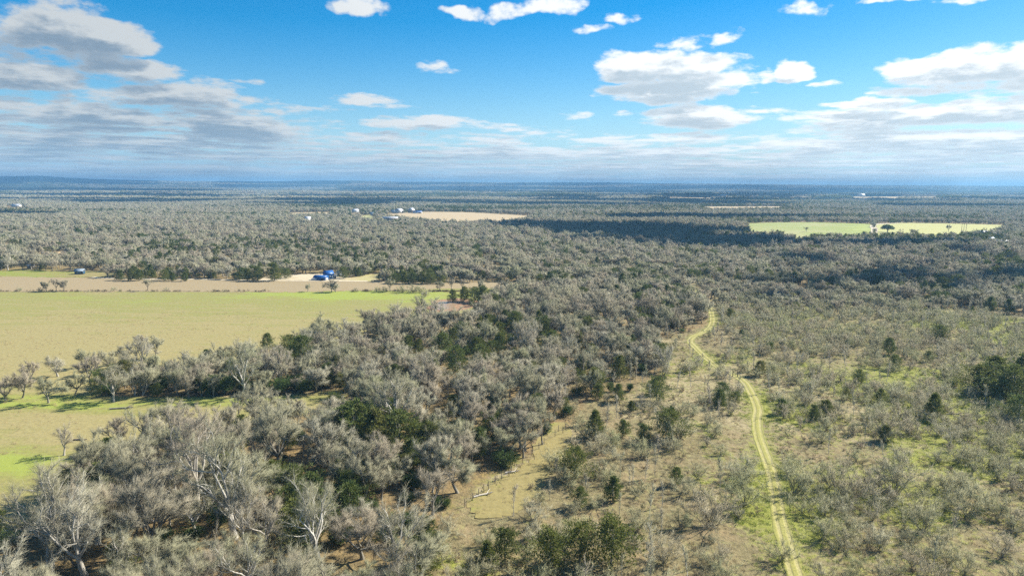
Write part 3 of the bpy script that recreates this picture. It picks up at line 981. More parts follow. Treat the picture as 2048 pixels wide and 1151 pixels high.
# ------------------------------------------------------------------ where the trees stand
# hand-placed ones: photo column and row of the foot, height in photo rows, label
HC = [  # cedars
 (708, 905, 92, 'dark cedar in the clump below the big pale oak, leftmost'), (752, 915, 88, 'tall brownish cedar in the middle of the clump below the big pale oak'), (800, 900, 70, 'dark cedar at the right end of the clump below the big pale oak'),
 (862, 900, 50, 'low olive cedar just right of the clump below the big pale oak'), (735, 985, 60, 'cedar at the shaded foot of the rounded bare oak'),
 (1338, 876, 62, 'broad dark cedar on open ground left of the track bend'), (1286, 882, 36, 'round low cedar left of the broad dark cedar'), (1246, 872, 34, 'small thin cedar between two larger ones left of the track'), (1190, 872, 54, 'brownish cone-shaped cedar at the top of the mown strip'),
 (1352, 966, 34, 'small dark cone cedar alone on brown ground left of the track'), (1438, 813, 36, 'dark cedar standing alone left of the winding track'), (1471, 806, 24, 'small cedar right beside the lone dark cedar by the track'),
 (1519, 750, 30, 'dark cedar at the right side of the track gate'), (1563, 826, 30, 'round cedar just right of the track bend'), (1628, 838, 30, 'dark half of the cedar pair right of the track'), (1652, 832, 34, 'brownish half of the cedar pair right of the track'),
 (1777, 708, 34, 'pointed dark cedar rising alone from the scrub on the right'), (1694, 696, 18, 'little round cedar left of the pointed cedar in the scrub'), (1788, 738, 30, 'brownish cedar just below the pointed cedar in the scrub'), (1459, 638, 22, 'small dark cedar right of the upper track'),
 (1482, 676, 18, 'little cedar right of the track narrow bend'), (1236, 802, 36, 'dark cedar at the upper edge of the brown clearing'), (1196, 798, 32, 'left cedar at the upper edge of the brown clearing'), (1306, 788, 28, 'right cedar at the upper edge of the brown clearing'), (1262, 822, 22, 'low cedar beneath the cedar row of the brown clearing'),
 (1226, 1000, 50, 'bluish dark cedar at the green patch beside bare saplings'), (1150, 955, 62, 'dark green cedar among saplings right of the mown strip'), (1160, 1012, 40, 'low spreading cedar among saplings right of the mown strip'),
 (1100, 1140, 82, 'dark cedar in the clump at the foot of the mown strip'), (1160, 1120, 75, 'middle cedar of the clump at the foot of the mown strip'), (1222, 1130, 95, 'tallest cedar of the clump at the foot of the mown strip'), (1010, 1120, 66, 'olive cedar left of the sandy path at the bottom'), (975, 1140, 60, 'low olive cedar at the wood corner by the sandy path'),
 (245, 1150, 66, 'pale olive cedar beside the orange leaf litter'), (590, 1000, 62, 'dark cedar in the deep gap of the near wood'), (640, 1060, 74, 'tall olive cedar in the deep gap of the near wood'), (610, 1120, 60, 'low cedar at the bottom of the deep gap in the near wood'), (700, 1010, 60, 'cedar above the deep gap of the near wood'),
 (470, 1000, 40, 'small cedar hidden among the pale oaks of the near wood'), (295, 905, 34, 'small dark cedar under the upper rim of the near wood'), (850, 1150, 52, 'olive cedar at the bottom near the wood corner'),
 (1322, 722, 36, 'dark cedar at the wood edge beside the open brown bank'), (1340, 642, 34, 'dark cedar left of the track upper bend'), (1365, 640, 40, 'tallest cedar left of the track upper bend'), (1390, 632, 34, 'right cedar of the group left of the track upper bend'), (1310, 636, 28, 'leftmost cedar of the group left of the track upper bend'), (1372, 604, 28, 'brownish cedar above the track upper bend'), (1345, 590, 22, 'small cedar where the track vanishes'),
 (1761, 806, 30, 'dark cedar in thick scrub right of the track'), (1692, 798, 22, 'small dim cedar in thick scrub right of the track'), (1856, 722, 22, 'bluish round cedar on the right scrub slope'), (1888, 752, 16, 'left of two tiny round cedars on the right'), (1914, 748, 15, 'right of two tiny round cedars on the right'),
 (1960, 782, 42, 'left cedar of the right edge cedar clump'), (1990, 778, 52, 'tall cedar of the right edge cedar clump'), (2024, 800, 56, 'front cedar of the right edge cedar clump'), (2045, 780, 52, 'right cedar of the right edge cedar clump'), (2000, 800, 36, 'low cedar at the foot of the big dark clump'),
 (1770, 882, 34, 'dark cedar sunk in grey bushes right of the track'), (912, 742, 52, 'tall dark cedar in the middle wood'), (885, 715, 44, 'left cedar of the middle wood group'), (1000, 705, 40, 'right cedar of the middle wood group'), (962, 695, 38, 'back cedar of the middle wood group'), (940, 755, 30, 'low cedar in front of the middle wood group'),
 (818, 708, 34, 'dark cedar pair left of the middle wood'), (838, 706, 26, 'smaller cedar of the pair left of the middle wood'), (1090, 680, 42, 'broad dark cedar in the upper middle wood'), (1135, 668, 24, 'small bluish cedar in the upper middle wood'), (604, 728, 50, 'tall dark cedar at the thicket end'), (580, 715, 40, 'second cedar at the thicket end'),
 (660, 772, 42, 'dark cedar at the clearing end'), (630, 776, 36, 'low cedar at the right end of the clearing'), (690, 780, 32, 'last cedar beside the clearing'), (535, 700, 30, 'thin cedar standing over the thicket edge'),
 (905, 604, 26, 'left cedar behind the farm pond'), (928, 602, 30, 'round dark cedar behind the farm pond'), (950, 603, 30, 'middle cedar behind the farm pond'), (966, 605, 34, 'tallest cedar behind the farm pond'), (992, 606, 28, 'olive cedar right of the farm pond'), (943, 612, 14, 'small dark cedar at the pond edge'), (975, 614, 22, 'low cedar on the right pond bank'),
 (240, 560, 18, 'small cedar at the left start of the field-edge row'), (262, 561, 22, 'dark cedar of the field-edge row, left pair'), (278, 561, 20, 'second cedar of the left field-edge pair'), (330, 561, 20, 'dark cedar midway along the field edge'), (346, 562, 16, 'low cedar midway along the field edge'), (370, 562, 17, 'squat cedar right of the field-edge middle'), (495, 561, 22, 'cedar left of the tall one by the sandy yard'), (515, 561, 26, 'broad cedar by the sandy yard'), (549, 561, 32, 'tall pointed cedar left of the sandy yard'),
 (574, 556, 18, 'small cone cedar above the sandy yard'), (688, 556, 20, 'dark cedar right of the blue sheds'), (718, 552, 16, 'round cedar near the yellow bank'),
 (790, 566, 18, 'cedar at the left end of the dark row over the tan strip'), (810, 567, 22, 'second cedar of the dark row over the tan strip'), (826, 567, 20, 'third cedar of the dark row over the tan strip'), (845, 567, 22, 'fourth cedar of the dark row over the tan strip'), (862, 567, 20, 'fifth cedar of the dark row over the tan strip'), (885, 567, 15, 'last low cedar of the dark row over the tan strip'),
 (1055, 567, 16, 'low cedar at the right end of the tan strip'), (1080, 567, 20, 'dark cedar at the right end of the tan strip'), (1106, 567, 24, 'tall cedar at the right end of the tan strip'), (1132, 566, 20, 'squat cedar closing the tan strip'),
]
HE = [(420, 788, 42, 'dark glossy bush at the clearing edge, broad'), (450, 786, 40, 'dark glossy bush right of the broad one'), (395, 782, 32, 'dark glossy bush at the left of the row by the clearing'), (320, 782, 32, 'lone dark bush at the thicket foot'), (300, 776, 24, 'small dark bush left of the lone one at the thicket foot'), (560, 786, 34, 'dark bush on the clearing grass edge'), (500, 784, 26, 'low dark bush midway along the clearing'), (590, 778, 32, 'dark bush under the pale tree by the clearing'), (610, 784, 30, 'dark bush at the right of the clearing row'), (530, 778, 24, 'small dark bush behind the clearing grass'), (1010, 930, 36, 'dark olive bush at the wood edge over the fence'), (885, 650, 20, 'olive bush below the pond')]
HO = [  # oaks, pale (p) or grey (g) ; foot, height
 (100, 1130, 205, 'p', 'tall pale-limbed oak at the lower left corner'), (170, 1150, 190, 'p', 'second pale oak leaning right in the lower left corner'), (312, 1120, 160, 'g', 'upright dark-trunked oak above the orange litter'), (470, 1075, 215, 'p', 'big spreading pale oak in the middle of the near wood'), (395, 1010, 165, 'p', 'pale many-forked oak left of the big spreading one'),
 (792, 868, 125, 'p', 'big pale oak rising over the cedar clump'), (752, 845, 85, 'g', 'grey oak behind the big pale one'), (760, 975, 96, 'g', 'rounded grey oak below the cedar clump'), (870, 965, 92, 'g', 'rounded grey oak right of the shaded cedar foot'), (1010, 900, 62, 'g', 'dark-limbed oak over the fence top'), (1085, 888, 60, 'g', 'crooked oak leaning out at the fence top'),
 (640, 1130, 170, 'p', 'pale slim oak beside the deep gap'), (805, 1140, 150, 'p', 'thin-trunked pale oak near the wood corner'), (560, 950, 130, 'g', 'tall grey oak on the upper slope of the near wood'), (650, 930, 120, 'g', 'grey oak left of the cedar clump'), (275, 1010, 130, 'g', 'grey oak in the left part of the near wood'), (200, 985, 110, 'g', 'grey oak near the green field corner'), (128, 910, 58, 'p', 'small pale oak standing on the tan field edge'), (235, 900, 60, 'g', 'leaning bare oak at the upper rim of the near wood'),
 (182, 772, 56, 'g', 'grey oak standing just left of the thicket tip'), (196, 748, 44, 'g', 'small grey oak behind the thicket tip'), (60, 765, 40, 'g', 'small oak behind the left leaning one'), (12, 800, 60, 'g', 'oak cut by the left picture edge'), (165, 735, 34, 'g', 'little oak right of the wide dark one'), (280, 700, 30, 'g', 'thin small oak on the meadow rim'),
 (45, 795, 58, 'g', 'leaning oak at the left edge on bright grass'), (97, 805, 66, 'g', 'double-stemmed oak on bright grass'), (150, 788, 46, 'g', 'small upright oak on bright grass'), (116, 752, 50, 'w', 'wide dark spreading oak alone on tan grass'), (228, 803, 66, 'g', 'leaning oak at the tip of the thicket'), (250, 728, 46, 'g', 'oak with broken top above the thicket tip'), (215, 738, 42, 'g', 'grey oak left of the broken-topped one'), (312, 715, 40, 'g', 'dark crooked oak over the thicket edge'),
 (430, 745, 56, 'g', 'large grey oak of the thicket over the dark bushes'), (490, 790, 100, 'p', 'pale forked tree at the clearing edge'), (560, 770, 80, 'p', 'pale slanting tree left of the thicket end'), (640, 690, 62, 'g', 'large domed oak at the meadow corner'), (790, 660, 54, 'g', 'domed oak below the meadow bright end'),
 (93, 582, 24, 'g', 'left of three bare oaks standing in the tan strip'), (112, 582, 27, 'g', 'middle of three bare oaks standing in the tan strip'), (128, 582, 26, 'g', 'right of three bare oaks standing in the tan strip'), (295, 581, 27, 'g', 'single bare oak midway along the tan strip'), (615, 583.5, 22, 'g', 'slim bare oak left of the pair below the blue sheds'), (663, 583.5, 34, 'g', 'larger bare oak of the pair below the blue sheds'), (671, 583.5, 22, 'w', 'smaller leaning oak of the pair below the blue sheds'),
 (781, 582, 27, 'g', 'bare oak at the left of the hedge along the meadow'), (880, 580, 25, 'g', 'bare oak in the hedge left of the pond'), (903, 580, 24, 'g', 'bare oak in the hedge over the pond cedars'), (962, 583, 30, 'g', 'dark-trunked bare oak in the hedge right of the pond'), (925, 580, 26, 'g', 'bare oak behind the pond in the hedge'), (1000, 582, 28, 'g', 'left of the hedge oaks at the right of the pond'), (1018, 583, 28, 'g', 'right of the hedge oaks at the right of the pond'),
 (1897, 464, 16, 'g', 'bare oak in the yellow far field'), (1530, 472, 11, 'g', 'thin bare tree in front of the far green field'), (1613, 464, 12, 'w', 'round bare tree inside the far green field'), (1826, 472, 17, 'w', 'grey round tree right of the dark live oak'),
]
HS = [(1172, 1000, 60, 'white-stemmed sapling alone on the mown strip'), (1265, 975, 46, 'pale sapling right of the bluish cedar'), (1290, 960, 44, 'pale sapling on the brown bank left of the track'), (1240, 950, 44, 'pale sapling behind the bluish cedar'), (1100, 1000, 40, 'thin sapling left of the dark cedar on the strip'), (1185, 1110, 70, 'whitish twiggy sapling between the bottom cedars'), (1215, 1075, 60, 'white sapling behind the tallest bottom cedar'), (1130, 1130, 70, 'whitish twiggy sapling in front of the bottom cedars')]
HB = [(1590, 985, 60, 'big fan-shaped bush right beside the lower track'), (1695, 1000, 60, 'wide grey bush right of the fan-shaped one'), (1490, 1010, 60, 'broad bush left of the lower track'), (1420, 1050, 70, 'wide low thicket bush left of the lower track'), (1560, 1120, 45, 'bush at the bottom beside the track'), (1660, 975, 45, 'dark-stemmed bush on the right of the track'), (1790, 980, 70, 'tall bush over bright green grass'), (1850, 1060, 60, 'open bush at lower right on green grass'), (1930, 1030, 60, 'leaning bush on the lower right slope'), (1480, 960, 50, 'dark-stemmed bush over green grass left of the track'), (1350, 880, 44, 'grey bush at the foot of the broad dark cedar'), (1770, 880, 50, 'dark twiggy bush around the sunk cedar'),
      (40, 582, 8, 'low bush at the left end of the meadow hedge'), (82, 583, 9, 'bush at the foot of the three strip oaks'), (228, 582, 9, 'lone bush midway along the tan strip'), (332, 582, 8, 'low bush right of the single strip oak'), (450, 583, 6, 'low weedy bush along the meadow hedge'), (755, 584, 11, 'grey bush at the left of the meadow hedge'), (770, 584, 12, 'rounded grey bush in the meadow hedge'), (805, 585, 15, 'dense grey bush of the meadow hedge'), (826, 585, 17, 'largest grey bush of the meadow hedge'), (842, 585, 14, 'dark grey bush of the meadow hedge'), (850, 592, 14, 'grey bush between hedge and pond'), (712, 583, 9, 'lone grey bush left of the meadow hedge')]

def hm(px, py, rows):
    """height in metres of something rows tall in the photo whose foot is at (px, py)"""
    x, y = P(px, py)
    d0 = ray(px, py - rows)
    t = math.hypot(x, y) / math.hypot(d0.x, d0.y)
    return H + d0.z * t

REC = {k: [] for k in NO}      # x, y, height, variant or -1, label or None, width factor
def put_hand(kind, lst):
    for a in lst:
        px, py, rows, lab = a[0], a[1], a[2], a[-1]
        x, y = P(px, py)
        v = -1
        if kind == 'bare_oak_tree':
            v = {'p': 7 + (px * 7) % 4, 'g': (px * 3) % 7, 'w': (px % 7)}[a[3]]
        if kind == 'cedar_tree' and px > 1940: rows *= 1.3
        REC[kind].append([x, y, hm(px, py, rows) * (1.12 if kind == 'bare_oak_tree' and py > 640 else (1.15 if kind == 'cedar_tree' and px < 900 else 1.0)), v, lab, 1.3 if (len(a) == 5 and a[3] == 'w') else (1.0 if kind != 'cedar_tree' else (1.4 if px > 1940 else 1.12))])
put_hand('cedar_tree', HC); put_hand('evergreen_bush', HE); put_hand('bare_oak_tree', HO); put_hand('sapling_tree', HS); put_hand('scrub_bush', HB)
HANDXY = np.array([[r[0], r[1]] for k in REC for r in REC[k]])
HANDR = np.array([{'bare_oak_tree': 3.2, 'cedar_tree': 2.4, 'evergreen_bush': 2, 'sapling_tree': 1.4, 'scrub_bush': 2.2}[k] for k in REC for r in REC[k]])

CLEARS = [FIELD, CENTER, RGREEN, RHAY, YARD, YARD2, DIRT] + FARP
def grid(y0, y1, sp, side=70):
    yy = np.arange(y0, y1, sp)
    X = []; Y = []
    for y in yy:
        w = .79 * y + side
        x = np.arange(-w, w, sp)
        X.append(x); Y.append(np.full(len(x), y))
    X = np.concatenate(X); Y = np.concatenate(Y)
    X = X + rs.uniform(-.48, .48, len(X)) * sp; Y = Y + rs.uniform(-.48, .48, len(Y)) * sp
    return X, Y
def clear_mask(x, y, grow=0):
    u, v = project(x, y)
    m = np.zeros(len(x), bool)
    for c in CLEARS:
        m |= inpoly(c, u, v)
    m |= inpoly([(842, 594), (968, 594), (980, 612), (962, 652), (900, 660), (846, 648)], u, v)
    return m, u, v
KEEP = [(617, 700, 548, 562)]
def keep_ok(x, y, rmul=1.0):
    ok = np.ones(len(x), bool)
    for (hx, hy), r in zip(HANDXY, HANDR):
        ok &= (x - hx) ** 2 + (y - hy) ** 2 > (r * rmul) ** 2
    return ok

BUILD_XY = []   # filled by buildings below, kept clear of trees
for px, py, r in [(643, 559, 13), (664, 557, 9), (680, 557, 8), (160, 545, 11), (790, 425.5, 16), (796, 425.5, 12), (824, 425.5, 12), (833, 426, 10), (30, 412.5, 20), (1964, 470, 12), (1983, 474, 10), (1980, 486, 12), (2001, 489, 12), (1894, 473, 12), (712, 424, 12), (617, 443, 12), (782, 443, 14), (60, 535, 8), (738, 430, 10), (960, 430, 10), (46, 397, 14), (1330, 398, 20), (1442, 394, 20)]:
    BUILD_XY.append(P(px, py) + (r,))

# near and middle distance, tree by tree
x, y = grid(58, 1120, 4.3)
d = np.hypot(x, y)
cl, u, v = clear_mask(x, y)
ok = ~cl & (track_dist(x, y) > 3.6) & keep_ok(x, y)
for bx, by, br in BUILD_XY:
    ok &= (x - bx) ** 2 + (y - by) ** 2 > br ** 2
# a building also needs the view in front of it open
for bx, by, br in BUILD_XY[:4]:
    t = (x * bx + y * by) / math.hypot(bx, by)
    s = (x * by - y * bx) / math.hypot(bx, by)
    ok &= ~((np.abs(s) < br) & (t < math.hypot(bx, by)) & (t > math.hypot(bx, by) - 60) & (d > 380))
insc = inpoly(SCRUB, u, v); inmo = inpoly(MOWN, u, v); inne = inpoly(NEARW, u, v)
wood = ~insc & ~inmo
r = rs.random(len(x))
n40 = fbm(x, y, 45, 3); n90 = fbm(x + 500, y, 90, 3); n25 = fbm(x, y + 300, 25, 2)
cedpatch = np.zeros(len(x))
for cx, cy_, rx, ry, w in [(330, 497, 45, 9, .85), (450, 505, 20, 10, .5), (530, 500, 70, 12, .75), (590, 496, 40, 8, .6), (700, 520, 70, 10, .6), (640, 506, 40, 8, .5), (300, 520, 40, 8, .4), (2020, 540, 40, 15, .8), (1840, 497, 60, 8, .5), (1770, 482, 140, 9, .45), (1960, 480, 60, 10, .6), (200, 470, 60, 6, .3), (940, 700, 70, 40, .3), (620, 745, 60, 40, .35), (700, 930, 70, 90, .35), (620, 1060, 60, 80, .3), (1340, 625, 50, 25, .35), (1300, 690, 60, 60, .12), (1000, 640, 200, 40, .06), (310, 556, 60, 6, .5), (520, 556, 40, 6, .5), (840, 560, 70, 6, .6), (1090, 560, 60, 6, .5), (1240, 700, 80, 60, .12)]:
    cedpatch += w * np.exp(-(((u - cx) / rx) ** 2 + ((v - cy_) / ry) ** 2))
pc = np.clip(.034 + cedpatch * .75 + .16 * (n40 > .60) , 0, .8)
sp2 = np.where(d < 260, 1.0, np.where(d < 420, .82, np.where(d < 700, .58, .48)))       # thinning with distance: crowns close over anyway
cat = np.full(len(x), '', dtype=object)
m = wood & ok
q = rs.random(len(x))
den = np.where(inne, .50, .54) * sp2
thk = (u < 720) & (v > 640) & (v < 800)
den = np.where(thk, .74, den * np.where(n25 < .36, .5, 1))
cat[m & (q < den)] = 'bare_oak_tree'
cat[m & (q >= den) & (q < den + .16 * sp2)] = 'sapling_tree'
cat[m & (d < 430) & (q >= den + .16 * sp2) & (q < den + .27 * sp2)] = 'evergreen_bush'
cat[m & (d < 600) & (q >= den + .27 * sp2) & (q < den + .36 * sp2)] = 'scrub_bush'
isced = m & (r < pc)
cat[isced] = 'cedar_tree'
ms = insc & ok & ~inmo
dense = sst(v, 830, 690)
gap = np.where(u < 1480, .34 + .28 * dense, .52 + .22 * dense) * (.45 + 1.1 * sst(n25, .34, .62))
gap = gap * np.where((u > 1310) & (u < 1450) & (v > 630) & (v < 740), .25, 1)
cat[ms & (q < gap)] = 'scrub_bush'
cat[ms & (q >= gap) & (q < gap + np.where(u < 1480, .13, .05) + .08 * dense)] = 'sapling_tree'
cat[ms & (r < .007) & (v < 850) & (u > 1250)] = 'cedar_tree'
top = ms & (v < 640) & (q < .55)
cat[top & (rs.random(len(x)) < sst(v, 640, 585))] = 'bare_oak_tree'
# the cedar clump and the deep gap stand open towards the camera
GAPS = [[(672, 868), (880, 868), (880, 950), (672, 965)], [(560, 960), (690, 960), (690, 1260), (540, 1260)], [(880, 722), (1020, 690), (1030, 730), (890, 775)], [(1060, 676), (1120, 676), (1120, 700), (1060, 700)], [(800, 704), (850, 704), (850, 730), (800, 730)]]
ing = np.zeros(len(x), bool)
for g_ in GAPS: ing |= inpoly(g_, u, v)
q2 = rs.random(len(x))
tallk = (cat == 'bare_oak_tree') | (cat == 'sapling_tree')
cat[ing & tallk] = ''
cat[ing & tallk & (q2 < .34) & (v > 860)] = 'evergreen_bush'
cat[ing & tallk & (q2 > .80) & (v > 860)] = 'cedar_tree'
HO_EXTRA = 0
hh = {'bare_oak_tree': lambda n: 5.6 + 5.8 * rs.random(n) ** .7, 'sapling_tree': lambda n: rs.uniform(3.8, 7.6, n), 'scrub_bush': lambda n: rs.uniform(1.9, 4.2, n), 'cedar_tree': lambda n: rs.uniform(3.5, 8.4, n), 'evergreen_bush': lambda n: rs.uniform(1.8, 3.9, n)}
hscale = np.where(inne & (d < 260), 1.12, np.where(insc, .62, .98)) * (.82 + .36 * n90)
for k in NO:
    s = np.where(cat == k)[0]
    h = hh[k](len(s)) * (hscale[s] if k == 'bare_oak_tree' else 1)
    for i, a in zip(s, h):
        REC[k].append([x[i], y[i], a, -1, None, rs.uniform(.9, 1.18) * (1.0 if k != 'bare_oak_tree' else 1.0 + .25 * float(sst(d[i], 230, 420)))])

PLUR = {'bare_oak_tree': 'bare grey oaks', 'cedar_tree': 'dark green cedars', 'scrub_bush': 'bare thorny bushes', 'sapling_tree': 'slender bare saplings', 'evergreen_bush': 'dark evergreen bushes'}
KINDWORD = {'bare_oak_tree': 'bare grey oak', 'cedar_tree': 'dark green cedar', 'scrub_bush': 'bare thorny bush', 'sapling_tree': 'slender bare sapling', 'evergreen_bush': 'dark evergreen bush'}
LAND = [  # things one can find in the picture, for telling look-alikes apart
 ('the sharp bend of the track', (1381, 682)), ('the two gate posts on the track', (1470, 749)), ('the bottom end of the track', (1592, 1145)), ('the upper track bend', (1424, 634)), ('the far end of the track', (1370, 562)), ('the straight lower track', (1550, 965)), ('the wiggle in the track', (1515, 835)),
 ('the farm pond', (888, 612)), ('the blue shed', (643, 559)), ('the pale fallen log', (975, 985)), ('the upper end of the wire fence', (1125, 866)), ('the lower end of the wire fence', (958, 988)), ('the right tip of the clearing', (690, 788)), ('the left tip of the thicket', (187, 793)), ('the green field corner', (40, 925)), ('the meadow\'s bright right end', (840, 598)),
 ('the big pale oak', (792, 868)), ('the rounded grey oak', (760, 975)), ('the broad dark cedar', (1338, 876)), ('the small cone cedar', (1352, 966)), ('the lone track cedar', (1438, 813)), ('the brownish cone cedar', (1190, 872)), ('the bluish cedar', (1226, 1000)), ('the bottom cedar clump', (1160, 1120)), ('the deep gap in the near wood', (610, 1080)),
 ('the big spreading pale oak', (470, 1075)), ('the dark-trunked oak', (312, 1120)), ('the corner pale oak', (100, 1130)), ('the field edge pale oak', (128, 910)), ('the lone dark bush', (320, 782)), ('the broad glossy bush', (420, 788)), ('the domed oak at the meadow corner', (640, 690)), ('the tall middle-wood cedar', (912, 742)), ('the upper middle-wood cedar', (1090, 680)),
 ('the pointed cedar in the scrub', (1777, 708)), ('the cedar pair right of the track', (1640, 838)), ('the right edge cedar clump', (2000, 790)), ('the two tiny round cedars', (1900, 750)), ('the sunken cedar', (1770, 882)), ('the round cedar right of the track', (1563, 826)), ('the fan-shaped bush', (1590, 985)), ('the tall grassy bush', (1790, 980)), ('the open lower-right bush', (1850, 1060)), ('the upper bend cedars', (1350, 640)), ('the brown bank cedar', (1322, 722)), ('the lone strip sapling', (1172, 1000)), ('the cedars behind the pond', (945, 603)), ('the brown clearing\'s cedar row', (1236, 802)), ('the slim field oak', (615, 583)), ('the large thicket oak', (430, 745)),
 ('the bottom right corner', (2040, 1140)), ('the bush under the bottom track', (1420, 1140)), ('the tan strip\'s right end', (1148, 569)), ('the dirt heap far left', (125, 518)),
]
for lst_ in (HC, HE, HO, HS, HB):
    for a_ in lst_:
        if len(a_[-1].split()) <= 7:
            LAND.append(('the ' + a_[-1], (a_[0], a_[1])))
LW = np.array([P(*p) for n, p in LAND])
ORD = ['', 'second ', 'third ', 'fourth ', 'fifth ', 'sixth ', 'seventh ']

def zone_of(px, py):
    if inpoly(NEARW, np.array([px]), np.array([py]))[0]: return 'in the dense near wood left of the mown strip'
    if inpoly(SCRUB, np.array([px]), np.array([py]))[0]:
        return 'in the scrub right of the track' if px > np.interp(py, [560, 682, 750, 850, 1150], [1370, 1385, 1470, 1516, 1595]) else 'in the scrub left of the track'
    if py < 566 : return 'in the grey wood beyond the meadow and track'
    if px < 720 and py < 800: return 'in the thicket between meadow and clearing'
    return 'in the middle wood between meadow and track'

def individuals(kind, limit):
    R = REC[kind]
    X = np.array([a[0] for a in R]); Y = np.array([a[1] for a in R]); Hh = np.array([a[2] for a in R])
    d = np.hypot(X, Y)
    u0, v0 = project(X, Y); u1, v1 = project(X, Y, Hh)
    vis = (u0 > 4) & (u0 < 2044) & (v1 < 1135) & (v0 > 372)
    score = np.where(vis, Hh / np.sqrt(d ** 2 + H * H), -1) + np.array([10 if a[4] else 0 for a in R]) * vis
    # the lowest parts hidden below the frame count less
    score = score - 100 * (v0 > 1260)
    order = np.argsort(-score)[:limit]
    order = [i for i in order if score[i] > 0]
    # labels by rank to landmarks, over every one of the kind that the frame shows
    cand = []
    visi = np.where(vis | (v0 > 372))[0]
    named = {i for i in order if R[i][4]}
    for li, (lx, ly) in enumerate(LW):
        ddx = X - lx; ddy = Y - ly
        dd = ddx ** 2 + ddy ** 2
        # a place: straight left, right, behind or in front as the camera sees it
        ax = math.atan2(lx, ly); ca, sa = math.cos(ax), math.sin(ax)
        side = ddx * ca - ddy * sa; deep = ddx * sa + ddy * ca
        for w, sel in (('to the left of', (side < 0) & (np.abs(side) >= np.abs(deep))), ('to the right of', (side > 0) & (np.abs(side) >= np.abs(deep))), ('behind', (deep > 0) & (np.abs(side) < np.abs(deep))), ('in front of', (deep < 0) & (np.abs(side) < np.abs(deep)))):
            o = np.where(sel & (dd > 1.5))[0]
            o = o[np.argsort(dd[o])][:7]
            for rk, i in enumerate(o):
                cand.append((rk, dd[i], li, i, w))
    cand.sort(key=lambda c: (c[0], c[1]))
    lab = {}
    S = set(order)
    for rk, dd, li, i, w in cand:
        if i in S and i not in named and i not in lab and dd < 70 ** 2:
            hs = Hh[i] / NO[kind]
            size = 'tall ' if hs > 1.02 else ('low ' if hs < .72 else '')
            tx_ = '%s %snearest %s %s' % (KINDWORD[kind], ORD[rk], w, LAND[li][0])
            if len(tx_.split()) > 16: continue
            lab[i] = size + tx_ if len(tx_.split()) < 16 else tx_
    made = 0
    first = {}
    for i in order:
        a = R[i]
        protos = NEAR[kind]
        vi = a[3] if a[3] >= 0 else int(rs.integers(0, len(protos)))
        if kind == 'bare_oak_tree' and a[3] < 0 and not (d[i] < 300 and rs.random() < .35):
            vi = int(rs.integers(0, 7))
        tm, cm = protos[vi]
        base = {'bare_oak_tree': 11.0 if vi < 7 else 13.0}.get(kind, NO[kind])
        s = a[2] / base
        e = bpy.data.objects.new(kind, None)
        e.empty_display_size = .5
        e.location = (a[0], a[1], float(gz(a[0], a[1])) - .05)
        e.rotation_euler = (0, 0, rs.random() * 6.283)
        e.scale = (s * a[5], s * a[5], s)
        link(e)
        z = zone_of(u0[i], v0[i])
        l = a[4] or lab.get(i)
        if l is None:
            l = '%s %s, crown merging with neighbours' % (KINDWORD[kind], z)
        tag(e, ' '.join(l.split()[:16]), {'bare_oak_tree': 'tree', 'cedar_tree': 'cedar', 'scrub_bush': 'bush', 'sapling_tree': 'sapling', 'evergreen_bush': 'bush'}[kind], PLUR[kind] + ' ' + z)
        t = bpy.data.objects.new('trunk' if kind in ('bare_oak_tree', 'cedar_tree', 'sapling_tree') else 'stem', tm)
        link(t, e)
        c = bpy.data.objects.new('foliage' if kind in ('cedar_tree', 'evergreen_bush') else 'crown', cm)
        link(c, e)
    rest = np.ones(len(R), bool)
    rest[order] = False
    WD = np.array([a[5] for a in R])
    return X[rest], Y[rest], Hh[rest], d[rest], WD[rest]

REST = {k: individuals(k, 300) for k in NO}
def put_rest(kind, name, coll, sel, label):
    X, Y, Hh, d, _w = REST[kind]
    s = sel(d)
    if s.sum():
        stuff(name, coll, np.stack([X[s], Y[s], gz(X[s], Y[s]) - .05], 1), Hh[s] / NO[kind], label)
put_rest('scrub_bush', 'thorn_scrub', C_SCR, lambda d: d > 0, 'thorny grey scrub covering the slope on the right')
put_rest('sapling_tree', 'sapling_growth', C_SAP, lambda d: d > 0, 'thin bare saplings filling gaps of the wood')
put_rest('evergreen_bush', 'evergreen_undergrowth', C_EVE, lambda d: d > 0, 'dark evergreen bushes under the bare trees')

